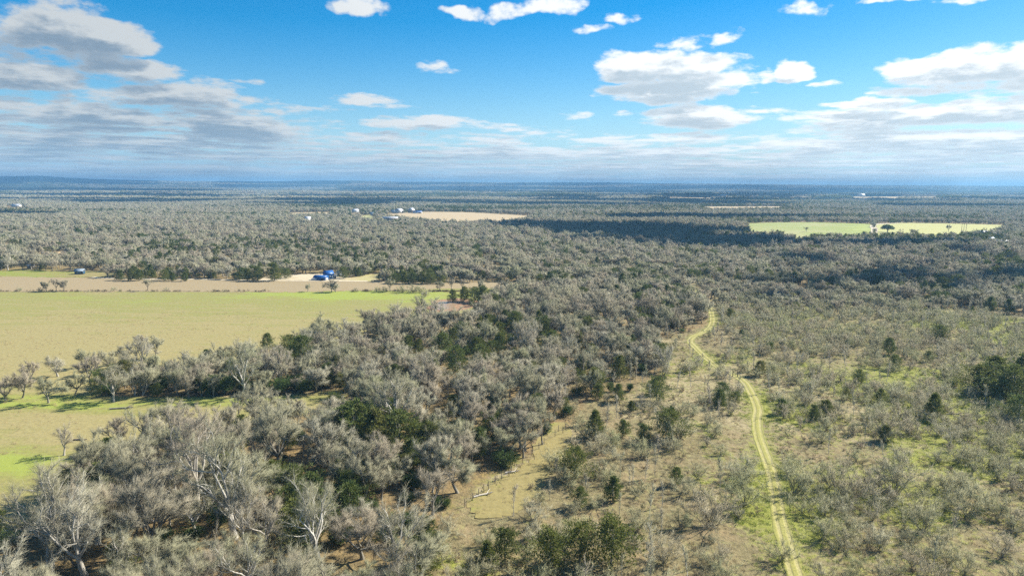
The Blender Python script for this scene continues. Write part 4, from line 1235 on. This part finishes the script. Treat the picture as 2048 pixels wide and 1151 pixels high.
# fresh grass grows round the feet of the bushes: feed that back into the ground sheet
_bx = np.array([a[0] for a in REC['scrub_bush']]); _by = np.array([a[1] for a in REC['scrub_bush']])
def GREENF(x, y):
    x = np.asarray(x, float); y = np.asarray(y, float)
    u, v = project(x, np.maximum(y, 5))
    g = np.zeros(len(x))
    m = (np.hypot(_bx, _by) < 430)
    cells = {}
    for a, b in zip(_bx[m], _by[m]):
        cells.setdefault((int(a // 12), int(b // 12)), []).append((a, b))
    near = np.where((np.abs(x) < 400) & (y > 40) & (y < 430))[0]
    key = np.stack([x[near] // 12, y[near] // 12], 1).astype(int)
    uk, inv = np.unique(key, axis=0, return_inverse=True)
    inv = inv.ravel()
    od = np.argsort(inv, kind='stable'); bounds = np.searchsorted(inv[od], np.arange(len(uk) + 1))
    for i, (cx, cy_) in enumerate(uk):
        lst = [q for dx_ in (-1, 0, 1) for dy_ in (-1, 0, 1) for q in cells.get((cx + dx_, cy_ + dy_), ())]
        if not lst: continue
        q = np.array(lst); idx = near[od[bounds[i]:bounds[i + 1]]]
        d2 = ((x[idx, None] - q[None, :, 0]) ** 2 + (y[idx, None] - q[None, :, 1]) ** 2)
        g[idx] = np.exp(-d2.min(1) / 2.9 ** 2)
    lush = inpoly(SCRUB, u, v) * (.10 + .55 * sst(fbm(x + 300, y, 30, 3), .40, .60)) * np.where(u > 1480, 1.0, .55)
    return g * lush * 1.8 + lush * .75 + (.06 + .16 * (u > 1500)) * inpoly(SCRUB, u, v) + .8 * np.exp(-(track_dist(x, y) / 4.0) ** 2) * .35 + .22 * np.exp(-(((u - 1010 + (v - 940) * .95)) / 28) ** 2) * inpoly(MOWN, u, v)
green2 = np.maximum(green, 0) * (~inscrub) + inscrub * (GREENF(gx, gy) - .05 + .25 * np.maximum(green - .35, 0))
gm.attributes['green'].data.foreach_set('value', green2.astype(np.float32))

# undergrowth on the wood floor
x, y = grid(58, 430, 3.0, 40)
cl, u, v = clear_mask(x, y)
ok = ~cl & (track_dist(x, y) > 2.9)
insc = inpoly(SCRUB, u, v); inmo = inpoly(MOWN, u, v)
p = np.where(insc, .42, .55) * np.where(inmo, .3, 1) * sst(fbm(x, y, 18, 2), .35, .6)
s = ok & (rs.random(len(x)) < p)
hx = np.concatenate([P(px_, 582.6 + rs.normal() * .3) for px_ in np.r_[rs.uniform(-20, 540, 130), rs.uniform(700, 1040, 170)]]).reshape(-1, 2)
ux = np.r_[x[s], hx[:, 0]]; uy = np.r_[y[s], hx[:, 1]]
stuff('undergrowth', C_UND, np.stack([ux, uy, 0 * ux - .1], 1), rs.uniform(.35, 1.05, len(ux)), 'low brown brush on the floor of the wood and scrub')

# far woodland
x, y = grid(1120, 2750, 9.0, 90)
cl, u, v = clear_mask(x, y)
ok = ~cl
for bx, by, br in BUILD_XY:
    t = (x * bx + y * by) / math.hypot(bx, by); s_ = (x * by - y * bx) / math.hypot(bx, by); D = math.hypot(bx, by)
    ok &= ~((np.abs(s_) < br) & (t < D + br) & (t > D - .17 * D))
cp = fbm(x * .55, y, 130, 3)
band = np.zeros(len(x))
for cx, cy_, rx, ry, w in [(1360, 417, 150, 7, .6), (1560, 418, 90, 7, .5), (960, 420, 120, 4, .9), (640, 416, 80, 5, .5), (1830, 437, 220, 8, .35), (1700, 408, 160, 5, .3), (225, 396, 25, 2.5, .9), (45, 426, 60, 4, .8), (620, 418, 60, 3, .5), (250, 430, 60, 5, .2)]:
    band += w * np.exp(-(((u - cx) / rx) ** 2 + ((v - cy_) / ry) ** 2))
ced = rs.random(len(x)) < np.clip(.04 + .5 * sst(cp, .57, .68) + band, 0, .92)
s = ok & ~ced & (rs.random(len(x)) < .9)
X0, Y0, H0, D0_, W0_ = REST['bare_oak_tree']
X1 = np.r_[X0, x[s]]; Y1 = np.r_[Y0, y[s]]; S1 = np.r_[H0 / 11.0, rs.uniform(.72, 1.05, s.sum())]
WX = np.r_[W0_, np.full(s.sum(), 1.3)]
nn, nm, nf = (len(c.objects) for c in (C_OAKN, C_OAK, C_OAKF))
D1_ = np.hypot(X1, Y1)
vid = np.where(D1_ < 330, rs.integers(0, nn, len(X1)), np.where(D1_ < 1120, nn + rs.integers(0, nm, len(X1)), nn + nm + rs.integers(0, nf, len(X1))))
C_ALL = bpy.data.collections.new('bare_oak')
for q, c in enumerate((C_OAKN, C_OAK, C_OAKF)):
    for ob in list(c.objects):
        ob.name = 'bare_oak_kind_%d_%s' % (q, ob.name[-2:])
        C_ALL.objects.link(ob)
stuff('bare_oak_wood', C_ALL, np.stack([X1, Y1, gz(X1, Y1) - .1], 1), S1, 'grey leafless oak woodland stretching from the near wood into the distance', vid, WX)
s = ok & ced
X0, Y0, H0, D0_, _w = REST['cedar_tree']
X1 = np.r_[X0, x[s]]; Y1 = np.r_[Y0, y[s]]
stuff('cedar_wood', C_CED, np.stack([X1, Y1, gz(X1, Y1) - .1], 1), np.r_[H0 / 6.5, rs.uniform(1.0, 1.5, s.sum())], 'dark green cedars mixed through the grey woodland into the distance')
x, y = grid(2750, 13200, 58, 300)
cl, u, v = clear_mask(x, y)
cp = fbm(x * .5, y, 700, 4)
band = .8 * np.exp(-(((u - 60) / 130) ** 2 + ((v - 377) / 2.2) ** 2)) + .5 * np.exp(-(((u - 1800) / 400) ** 2 + ((v - 386) / 2.5) ** 2)) + .7 * np.exp(-(((u - 1090) / 60) ** 2 + ((v - 388) / 2.2) ** 2))
ced = rs.random(len(x)) < np.clip(.06 + .75 * sst(cp, .54, .64) + band, 0, .95)
gaps = fbm(x * .4 + 900, y, 420, 3) > .66
s = ~cl & ~ced & ~gaps
stuff('distant_woods', C_CLU, np.stack([x[s], y[s], gz(x[s], y[s]) - .5], 1), rs.uniform(.9, 1.15, s.sum()), 'blue-grey woods running out to the horizon')
s = ~cl & ced
stuff('distant_cedar_woods', C_CLC, np.stack([x[s], y[s], gz(x[s], y[s]) - .5], 1), rs.uniform(.9, 1.15, s.sum()), 'dark evergreen bands running out to the horizon')

# ------------------------------------------------------------------ grass
def tuft(h, n, r):
    tr = Geo(); cr = Geo()
    a = rs.random(n) * 6.283; q = r * np.sqrt(rs.random(n))
    b = np.stack([np.cos(a) * q, np.sin(a) * q, np.full(n, -.03)], 1)
    t = b + np.stack([np.cos(a) * .25 + rs.normal(size=n) * .2, np.sin(a) * .25 + rs.normal(size=n) * .2, np.ones(n)], 1) * (h * rs.uniform(.5, 1.1, n))[:, None]
    cr.spikes(b, t, .045)
    tr.spikes(b[:1], t[:1], .02)
    return tr, cr
M_GREENGRASS = tree_mat('green_grass_blade', [(.20, .27, .035), (.16, .23, .03), (.26, .29, .05), (.30, .32, .07)])
M_DRYGRASS = tree_mat('dry_grass_blade', [(.34, .27, .13), (.30, .235, .13), (.38, .30, .165), (.44, .36, .2)])
C_GRG = protocoll('green_tuft', [tuft(.38, 34, .6) for i in range(4)], M_GREENGRASS, M_GREENGRASS)
C_GRD = protocoll('dry_tuft', [tuft(.5, 26, .45) for i in range(4)], M_DRYGRASS, M_DRYGRASS)
x, y = grid(62, 330, 1.35, 30)
u, v = project(x, y)
cl, _, _ = clear_mask(x, y)
insc = inpoly(SCRUB, u, v); inmo = inpoly(MOWN, u, v)
gr = GREENF(x, y)
td_ = track_dist(x, y)
pg = np.clip((gr - .18) * 1.3, 0, .75) * (insc | inmo) * (td_ > 1.9)
pg = np.maximum(pg, .55 * (td_ > 1.45) * (td_ < 2.3))
s = rs.random(len(x)) < pg
stuff('green_grass', C_GRG, np.stack([x[s], y[s], 0 * x[s] - .1], 1), rs.uniform(.6, 1.3, s.sum()), 'fresh green winter grass between the bushes')
s = ~s & (rs.random(len(x)) < np.where(insc | inmo, .30 + .2 * (fbm(x, y, 14, 2) > .5), .34 * inpoly(FIELD, u, v) * sst(fbm(x, y, 9, 3), .42, .6))) & (track_dist(x, y) > 2.4)
stuff('dry_grass', C_GRD, np.stack([x[s], y[s], 0 * x[s] - .1], 1), rs.uniform(.5, 1.2, s.sum()), 'straw coloured dead grass on the open ground')

# ------------------------------------------------------------------ built things
def box(g, x0, x1, y0, y1, z0, z1):
    v = [(x, y, z) for z in (z0, z1) for y in (y0, y1) for x in (x0, x1)]
    q = [(0, 2, 3, 1), (4, 5, 7, 6), (0, 1, 5, 4), (1, 3, 7, 5), (3, 2, 6, 7), (2, 0, 4, 6)]
    g.add(v, [t for a in q for t in ((a[0], a[1], a[2]), (a[0], a[2], a[3]))])
def prism(g, prof, y0, y1):
    """extrude a profile of (x, z) along y"""
    n = len(prof)
    v = [(x, y0, z) for x, z in prof] + [(x, y1, z) for x, z in prof]
    f = []
    for i in range(n):
        j = (i + 1) % n
        f += [(i, j, n + j), (i, n + j, n + i)]
    for i in range(1, n - 1):
        f += [(0, i + 1, i), (n, n + i, n + i + 1)]
    g.add(v, f)
def piece(name, g, m, parent, label=None):
    o = link(bpy.data.objects.new(name, g.mesh(name, m)), parent)
    if label: o['label'] = label
    return o
def thing(name, label, cat, px, py, rz=0, group=None, z=0):
    x, y = P(px, py)
    e = bpy.data.objects.new(name, None)
    e.empty_display_size = .5
    e.location = (x, y, float(gz(x, y)) + z)
    e.rotation_euler = (0, 0, rad(rz))
    link(e)
    return tag(e, label, cat, group)
def G1(fn, *a):
    g = Geo(); fn(g, *a); return g

M_BLUE = plain('blue_metal', (.016, .09, .27), .5, .12, 1.2, .4)
M_BLUEROOF = plain('blue_roof', (.020, .115, .34), .45, .10, .8, .4)
M_SLATE = plain('slate_blue_metal', (.07, .20, .36), .5, .12, 1.2, .4)
M_SLATED = plain('dark_slate_siding', (.03, .09, .16), .6, .12, 1.2, .3)
M_WHITE = plain('white_paint', (.68, .67, .63), .6, .06, 1.5)
M_TINROOF = plain('tin_roof', (.62, .65, .68), .4, .12, .6, .5)
M_GREYROOF = plain('grey_roof', (.27, .33, .38), .6, .15, .8)
M_TAN = plain('tan_siding', (.52, .42, .30), .8, .1, 1)
M_GREYW = plain('weathered_wood', (.30, .27, .22), .9, .2, 2)
M_DARK = plain('dark_opening', (.03, .032, .036), .5, .1, 1)
M_GLASS = plain('window_glass', (.05, .065, .08), .1, .1, 1, .5)
M_TYRE = plain('tyre', (.02, .02, .02), .9, .1, 4)
M_RIM = plain('rim', (.5, .5, .5), .4, .1, 4, .5)
M_CARW = plain('car_white', (.8, .8, .8), .25, .03, 1, .5)
M_POST = plain('post_wood', (.22, .18, .14), .9, .25, 3)
M_WIRE = plain('wire', (.30, .28, .26), .6, .1, 3, .4)
M_LOG = plain('bleached_log', (.62, .56, .46), .9, .15, 2)
M_POLE = plain('pole_wood', (.20, .16, .12), .9, .2, 2)
M_RUST = plain('rust_roof', (.40, .26, .18), .8, .2, .8)

def house(name, label, cat, px, py, rz, L, D, h, rise, mw, mr, wins=2, door=True, big=False, over=.35, group=None, chimney=False, round_roof=False):
    t = thing(name, label, cat, px, py, rz, group)
    g = Geo()
    box(g, -L / 2, L / 2, -D / 2, D / 2, -.3, h)
    w = piece('wall', g, mw, t)
    g = Geo()
    if round_roof:
        a = np.linspace(0, math.pi, 11)
        prof = [((D / 2 + over) * math.cos(q), h + rise * math.sin(q)) for q in a]
        prism(g, prof, -L / 2 - over, L / 2 + over)
        v = g.v[0]; g.v[0] = np.stack([v[:, 1], v[:, 0], v[:, 2]], 1)
    else:
        k = .14
        prof = [(-D / 2 - over, h - over * rise / (D / 2) + .02), (0, h + rise), (D / 2 + over, h - over * rise / (D / 2) + .02), (D / 2 + over, h - over * rise / (D / 2) + k), (0, h + rise + k + .05), (-D / 2 - over, h - over * rise / (D / 2) + k)]
        prism(g, prof, -L / 2 - over, L / 2 + over)
        v = g.v[0]; g.v[0] = np.stack([v[:, 1], v[:, 0], v[:, 2]], 1)
        gg = Geo()
        prism(gg, [(-D / 2, h), (D / 2, h), (0, h + rise - .02)], -L / 2 + .02, L / 2 - .02)
        v = gg.v[0]; gg.v[0] = np.stack([v[:, 1], v[:, 0], v[:, 2]], 1)
        piece('gable', gg, mw, t)
    r = piece('roof', g, mr, t)
    if chimney:
        piece('chimney', G1(box, L * .2, L * .2 + .7, -.35, .35, h + rise * .4, h + rise + .9), M_RUST, r)
    # ridge cap
    if not round_roof:
        piece('ridge_cap', G1(box, -L / 2 - over, L / 2 + over, -.18, .18, h + rise + .12, h + rise + .24), mr, r)
    for i in range(wins):
        cx = -L / 2 + L * (i + .7) / (wins + .4)
        f = piece('window', G1(box, cx - .6, cx + .6, -D / 2 - .06, -D / 2 + .05, 1.0, 2.1), M_WHITE, t)
        piece('pane', G1(box, cx - .5, cx + .5, -D / 2 - .075, -D / 2 - .055, 1.1, 2.0), M_GLASS, f)
    if door:
        cx = L * .40
        if big:
            dd = piece('door', G1(box, L / 2 - .05, L / 2 + .06, -D * .3, D * .3, 0, h * .85), M_WHITE, t)
            piece('door', G1(box, L * .15, L * .42, -D / 2 - .06, -D / 2 + .05, 0, h * .8), M_DARK, t)
        else:
            dd = piece('door', G1(box, cx - .5, cx + .5, -D / 2 - .06, -D / 2 + .05, 0, 2.05), M_DARK, t)
            piece('handle', G1(box, cx + .3, cx + .38, -D / 2 - .1, -D / 2 - .05, .95, 1.05), M_RIM, dd)
    return t

house('shed', 'long blue metal shed with a rounded blue roof on the sandy yard', 'shed', 642, 559.5, -14, 8.4, 5.0, 1.7, 1.5, M_BLUE, M_BLUEROOF, 0, True, True, .12, round_roof=True)
house('shed', 'slate blue shed with pitched roof right of the long blue one', 'shed', 657, 557.0, 38, 5.6, 5.0, 3.6, 1.8, M_SLATE, M_BLUEROOF, 1, True, False, .3)
house('camper_trailer', 'white camper trailer right of the blue sheds', 'trailer', 665, 557.0, 8, 4.6, 2.3, 2.1, .25, M_WHITE, M_WHITE, 2, True, False, .05)
house('shed', 'small white shed half hidden by trees right of the camper', 'shed', 678.5, 552.5, -30, 2.4, 2.4, 3.0, .7, M_WHITE, M_GREYROOF, 1, True)
house('house', 'small house with pale blue-grey roof behind the left field edge', 'house', 160, 547.5, 14, 5.2, 4.5, 2.2, 1.3, M_SLATED, M_GREYROOF, 2, True)
house('shed', 'pale open shed at the far left behind the field', 'shed', 62, 536, -10, 3.6, 3, 2.0, .9, M_GREYW, M_TINROOF, 0, True)
house('farmhouse', 'white farmhouse with dark roof at the left end of the far tan field', 'house', 789, 425.4, 10, 13, 8, 4, 2.4, M_WHITE, M_GREYROOF, 3)
house('barn', 'cream barn beside the white far farmhouse', 'barn', 798.5, 425.6, 60, 15, 12, 6, 3.5, M_WHITE, M_TINROOF, 1, True, True)
house('barn', 'tall grey-white barn in the far farmyard', 'barn', 823, 425.6, 70, 13, 11, 7, 4, M_GREYW, M_TINROOF, 1, True, True)
house('barn', 'low blue-roofed barn at the right of the far farmyard', 'barn', 835, 426.6, 0, 20, 9, 3.6, 2, M_WHITE, M_BLUEROOF, 2, True, True)
house('house', 'white house in trees left of the far farm', 'house', 711, 425.0, 40, 13, 9, 5, 3, M_WHITE, M_TINROOF, 2)
house('house', 'small white house beyond the tiny green clearing', 'house', 746, 430, 0, 10, 8, 4, 2, M_WHITE, M_GREYROOF, 2)
house('mobile_home', 'long low tin-roofed home among trees below the far farm', 'house', 781, 443.4, 0, 26, 9, 7, 1.3, M_GREYW, M_TINROOF, 3)
house('shed', 'bluish white shed sunk in grey woodland left of centre', 'shed', 616, 444.5, 20, 9, 7, 7.5, 2, M_WHITE, M_TINROOF, 1)
house('house', 'white house with long bright roof at the far left', 'house', 33, 413.6, -8, 22, 10, 5, 2.5, M_WHITE, M_TINROOF, 3)
house('shed', 'white shed in the trees behind the far left house', 'shed', 24, 399.6, 0, 22, 10, 6, 3, M_WHITE, M_TINROOF, 0, False)
house('house', 'bright tin-roofed house under the yellow far field', 'house', 1964, 472.5, -8, 11, 7, 5.6, 1.8, M_GREYW, M_TINROOF, 2)
house('shed', 'low white-roofed shed between dark trees on the right', 'shed', 1984, 476.0, 5, 9, 6, 6, 1.2, M_GREYW, M_TINROOF, 1)
house('barn', 'white-ended barn among the trees near the right edge', 'barn', 1981, 488.0, 30, 9, 6, 5.5, 2.2, M_WHITE, M_GREYROOF, 1, True, True)
house('house', 'low grey house with pale roof near the right edge', 'house', 2003, 492.0, -20, 10, 6, 5.0, 1.5, M_TAN, M_TINROOF, 2)
house('shed', 'long blue-grey tin roof at the lower rim of the yellow field', 'shed', 1896, 476.0, 4, 12, 6, 3.6, 1.1, M_GREYW, M_TINROOF, 1)
house('barn', 'pale barn far off under the right skyline', 'barn', 1447, 394.5, 0, 40, 20, 8, 4, M_WHITE, M_TINROOF, 0, False)
house('barn', 'white barn at the far right pale field', 'barn', 1722, 393.8, 0, 40, 22, 10, 6, M_WHITE, M_TINROOF, 0, False)
house('barn', 'long white barn beyond the right dark woods', 'barn', 1932, 399.6, 0, 40, 16, 9, 4, M_WHITE, M_TINROOF, 0, False)

# the white car parked against the blue shed
def car(px, py, rz, label):
    t = thing('parked_car', label, 'car', px, py, rz)
    g = Geo()
    prof = [(-2.2, .35), (2.2, .35), (2.25, .75), (2.05, .95), (1.15, 1.02), (.55, 1.55), (-1.35, 1.6), (-2.05, 1.1), (-2.25, .9)]
    prism(g, prof, -.88, .88)
    b = piece('body', g, M_CARW, t)
    piece('windscreen', G1(prism, [(.62, 1.50), (1.10, 1.05), (1.14, 1.07), (.66, 1.53)], -.74, .74), M_GLASS, t)
    for s in (-1, 1):
        gg = Geo(); prism(gg, [(.95, 1.06), (.50, 1.46), (-1.3, 1.5), (-1.75, 1.1)], s * .885 - .01, s * .885 + .01)
        piece('side_window', gg, M_GLASS, t)
        piece('headlight', G1(box, 2.2, 2.27, s * .62 - .16, s * .62 + .16, .66, .84), M_RIM, t)
        for xx in (-1.35, 1.4):
            w = Geo(); a = np.linspace(0, 2 * math.pi, 15)[:-1]
            prism(w, [(xx + .33 * math.cos(q), .33 + .33 * math.sin(q)) for q in a], s * .80 - .1, s * .80 + .1)
            wo_ = piece('wheel', w, M_TYRE, t)
            r2 = Geo(); prism(r2, [(xx + .19 * math.cos(q), .33 + .19 * math.sin(q)) for q in a], s * .905 - .01, s * .905 + .01)
            piece('rim', r2, M_RIM, wo_)
car(629.5, 560.0, 8, 'white car parked in front of the long blue shed')

# wire fence along the mown strip: posts and strands are its parts
FP = [(1132, 858), (1126, 866), (1117, 862), (1110, 872), (1088, 887), (1078, 897), (1064, 911), (1044, 929), (1022, 944), (1018, 952), (1003, 958), (990, 966), (977, 978), (968, 984), (957, 992), (945, 1000), (930, 1012)]
t = thing('wire_fence', 'old wire fence on dark posts along the mown strip', 'fence', 1064, 911)
tx, ty = t.location[0], t.location[1]
me0 = None
tops = []
for i, (px, py) in enumerate(FP):
    x, y = P(px, py)
    if me0 is None:
        g = Geo(); g.tube([[0, 0, -.3], [0, 0, .8], [.02, 0, 1.75]], [.085, .08, .07], 6)
        g.add([(.02 + .07 * math.cos(a), .07 * math.sin(a), 1.75) for a in np.arange(6) * 1.047] + [(.02, 0, 1.78)], [(k, (k + 1) % 6, 6) for k in range(6)])
        me0 = g.mesh('fence_post', M_POST)
    o = link(bpy.data.objects.new('fence_post', me0), t)
    o.location = (x - tx, y - ty, 0)
    o.rotation_euler = (rs.normal() * .05, rs.normal() * .05, rs.random() * 6)
    o.scale = (1, 1, rs.uniform(.85, 1.05))
    tops.append((x - tx, y - ty))
for zz_ in (.55, .95, 1.4):
    g = Geo()
    g.tube([[a, b, zz_] for a, b in tops], [.012] * len(tops), 3)
    piece('fence_wire', g, M_WIRE, t)

# gate posts on the track
for px, py, lab in [(1465.5, 752, 'dark wooden gate post on the left side of the track'), (1475, 752.5, 'dark wooden gate post on the right side of the track')]:
    t = thing('gate_post', lab, 'post', px, py, 0, 'gate posts on the track')
    g = Geo(); g.tube([[0, 0, -.3], [0, 0, 1], [.03, 0, 2.0]], [.15, .14, .13], 8)
    g.add([(.03 + .13 * math.cos(a), .13 * math.sin(a), 2.0) for a in np.arange(8) * .7854] + [(.03, 0, 2.05)], [(k, (k + 1) % 8, 8) for k in range(8)])
    piece('post', g, M_POST, t)
    g = Geo(); box(g, -.02, .02, -.2, -.13, 1.2, 1.32); piece('hinge', g, M_WIRE, t)

# fallen logs and dead wood
def log(px, py, rz, L, r, label, fork=True, m=None):
    t = thing('fallen_log', label, 'log', px, py, rz)
    g = Geo(); g.tube([[-L / 2, 0, r * .8], [-L * .1, .12, r * .9], [L * .25, -.05, r], [L / 2, .1, r * 1.2]], [r, r * .95, r * .8, r * .55], 8)
    piece('stem', g, m or M_LOG, t)
    if fork:
        for s in (-1, 1):
            g = Geo(); g.tube([[L * .2, 0, r], [L * .35, s * .5, r + .4], [L * .5, s * .9, r + .5]], [r * .5, r * .35, r * .15], 5)
            piece('branch', g, m or M_LOG, t)
log(966, 990, 28, 4.2, .2, 'pale fallen log under the lower fence end')
log(1024, 944, 20, 3.2, .17, 'pale fallen branchy log at the fence below the dark bush')
log(1545, 760, 160, 3.6, .2, 'grey tangled dead wood just right of the track gate', m=M_GREYW)
log(1905, 828, 5, 6.5, .16, 'long grey fallen trunk in the right scrub', m=M_GREYW)
log(243, 817, 12, 6.0, .25, 'grey heap of dead branches on the bright grass', m=M_GREYW)
log(160, 880, 0, 3.2, .22, 'dark short log on the tan field edge', False, M_POST)

# utility poles in the yellow far field
for px, py, lab in [(1922.5, 466, 'first wooden utility pole in the yellow far field'), (1926.8, 467.5, 'middle wooden utility pole in the yellow far field'), (1931.2, 468.5, 'last wooden utility pole in the yellow far field')]:
    t = thing('utility_pole', lab, 'pole', px, py, 20, 'poles in the yellow far field')
    g = Geo(); g.tube([[0, 0, -.5], [0, 0, 7], [0, 0, 14]], [.28, .25, .2], 7)
    piece('pole', g, M_POLE, t)
    piece('crossarm', G1(box, -1.3, 1.3, -.08, .08, 13.0, 13.2), M_POLE, t)
    for k in (-1.1, -.5, .5, 1.1):
        g = Geo(); g.tube([[k, 0, 13.2], [k, 0, 13.45]], [.07, .05], 6)
        piece('insulator', g, M_RIM, t)

# broad evergreen oak of the far field
tr, cr = live_oak()
t = thing('live_oak_tree', 'broad dark live oak standing alone in the far field', 'tree', 1775, 464.5, 0)
piece('trunk', tr, M_BARK, t); piece('foliage', cr, M_EVER, t)

# heap of pale dirt far left
t = thing('dirt_heap', 'large heap of pale orange dirt among the trees at the left', 'dirt heap', 122, 519)
g = Geo()
n = 26
X, Y = np.meshgrid(np.linspace(-10, 10, n), np.linspace(-9, 9, n))
Z = 6.8 * np.exp(-((X + 1) / 5) ** 2 - (Y / 5) ** 2) + 3.5 * np.exp(-((X - 6) / 2.5) ** 2 - ((Y + 2) / 3) ** 2) + (fbm(X + 50, Y, 4, 3) - .5) * 1.6
Z = np.where(np.hypot(X / 10, Y / 9) < .98, Z, -1)
i2 = np.arange(n * n).reshape(n, n)
g.add(np.stack([X, Y, Z], -1).reshape(-1, 3), np.concatenate([np.stack([i2[:-1, :-1].ravel(), i2[:-1, 1:].ravel(), i2[1:, 1:].ravel()], 1), np.stack([i2[:-1, :-1].ravel(), i2[1:, 1:].ravel(), i2[1:, :-1].ravel()], 1)]))
piece('mound', g, M_CLEARSAND, t)

# ------------------------------------------------------------------ clouds high over the land whose shadows lie on the woods
M_CLOUD, ct, cb = mat('cloud')
cb.inputs['Base Color'].default_value = (.9, .9, .9, 1)
cb.inputs['Roughness'].default_value = 1
def cloud(puffs, label, CLZ=1000.0):
    """a bank of cumulus: puffs given by where on the land their shade lies"""
    g = Geo()
    for px, py, rx, ry in puffs:
        sx, sy = P(px, py)
        x = sx + SD.x / SD.z * (CLZ - 8); y = sy + SD.y / SD.z * (CLZ - 8)
        n = 14
        a = np.arange(n) * 2 * np.pi / n
        rows = [(-.12, .80), (-.05, 1.0), (.12, .92), (.3, .62), (.42, .25)]
        V_ = [(0, 0, -.13)]
        for hz, rr in rows:
            w = 1 + .22 * np.sin(a * 3 + px) + .12 * np.sin(a * 5 + py)
            V_ += [(rr * w[k] * math.cos(a[k]), rr * w[k] * math.sin(a[k]), hz) for k in range(n)]
        V_.append((0, 0, .48))
        V_ = np.array(V_) * [rx, ry, min(rx, ry)] + [x, y, CLZ]
        f = [(0, 1 + (k + 1) % n, 1 + k) for k in range(n)]
        for q in range(len(rows) - 1):
            o = 1 + q * n
            for k in range(n):
                k2 = (k + 1) % n
                f += [(o + k, o + k2, o + n + k2), (o + k, o + n + k2, o + n + k)]
        o = 1 + (len(rows) - 1) * n
        f += [(o + k, o + (k + 1) % n, len(V_) - 1) for k in range(n)]
        g.add(V_, f)
    me = g.mesh('cloud', M_CLOUD)
    me.polygons.foreach_set('use_smooth', np.ones(len(me.polygons), bool))
    o = link(bpy.data.objects.new('cloud', me))
    tag(o, label, kind='structure')
cloud([(1050, 452, 60, 70), (1110, 457, 65, 95), (1170, 463, 65, 110), (1230, 468, 60, 115), (1290, 472, 60, 115), (1350, 478, 60, 105), (1410, 482, 58, 90), (1470, 487, 50, 75), (1525, 487, 45, 60), (1330, 462, 70, 70), (1430, 466, 60, 60), (1250, 455, 60, 60), (1380, 496, 34, 34), (1470, 499, 34, 28), (1180, 484, 26, 24), (1280, 492, 28, 26)], 'cumulus bank shading the central woods')
cloud([(1575, 492, 40, 36), (1630, 493, 40, 30), (1690, 495, 40, 32), (1740, 498, 40, 30), (1790, 495, 40, 26), (1840, 491, 38, 22), (1890, 490, 36, 18)], 'small cumulus shading the wood below the green field')
cloud([(1290, 438, 90, 80), (1360, 437, 100, 90), (1440, 437, 100, 90), (1520, 437, 90, 60), (1570, 439, 50, 30), (1640, 437, 60, 30)], 'cumulus shading the woods behind the green field')
rc = np.random.default_rng(3)
cloud([(rc.uniform(1560, 2080), rc.uniform(503, 600), rc.uniform(12, 26), rc.uniform(8, 18)) for k in range(26)], 'ragged scraps of cloud half shading the right hand woods')
def spread(D0_, D1_, n, rx, ry, A, label):
    pf = []
    for k in range(n):
        D = rc.uniform(D0_, D1_)
        xx = rc.uniform(-.85, .85) * D
        if fbm(np.array([xx]), np.array([D * 2.2]), D0_ * .8, 2)[0] < .47: continue
        u_, v_ = project(np.array([xx]), np.array([D]))
        s_ = rc.uniform(.7, 1.4)
        pf.append((float(u_[0]), float(v_[0]), rx * s_, ry * s_))
    cloud(pf, label, A)
spread(2100, 3000, 46, 190, 110, 1350, 'broken cloud field shading the woods two to three kilometres out')
spread(3100, 5000, 60, 330, 230, 2300, 'broken cloud field shading the farther woods')
spread(5200, 8200, 60, 560, 420, 3700, 'high broken cloud shading the woods towards the horizon')
spread(8500, 12800, 40, 900, 700, 5800, 'highest broken cloud shading the horizon ridges')
cloud([(-30, 432, 80, 60), (20, 432, 70, 55), (65, 433, 50, 45)], 'cumulus shading woods at the far left')

# ------------------------------------------------------------------ air
hb = Geo()
box(hb, -18500, 18500, -1500, 18200, -45, 185)
mh = bpy.data.materials.new('haze'); mh.use_nodes = True
nt = mh.node_tree; nt.nodes.clear()
pv_ = nt.nodes.new('ShaderNodeVolumePrincipled')
pv_.inputs['Color'].default_value = (.32, .66, 1.0, 1)
pv_.inputs['Density'].default_value = 1.1e-4
pv_.inputs['Anisotropy'].default_value = .1
om = nt.nodes.new('ShaderNodeOutputMaterial')
nt.links.new(pv_.outputs[0], om.inputs['Volume'])
hz = link(bpy.data.objects.new('haze', hb.mesh('haze', mh)))
tag(hz, 'pale blue air thickening towards the horizon', kind='stuff')
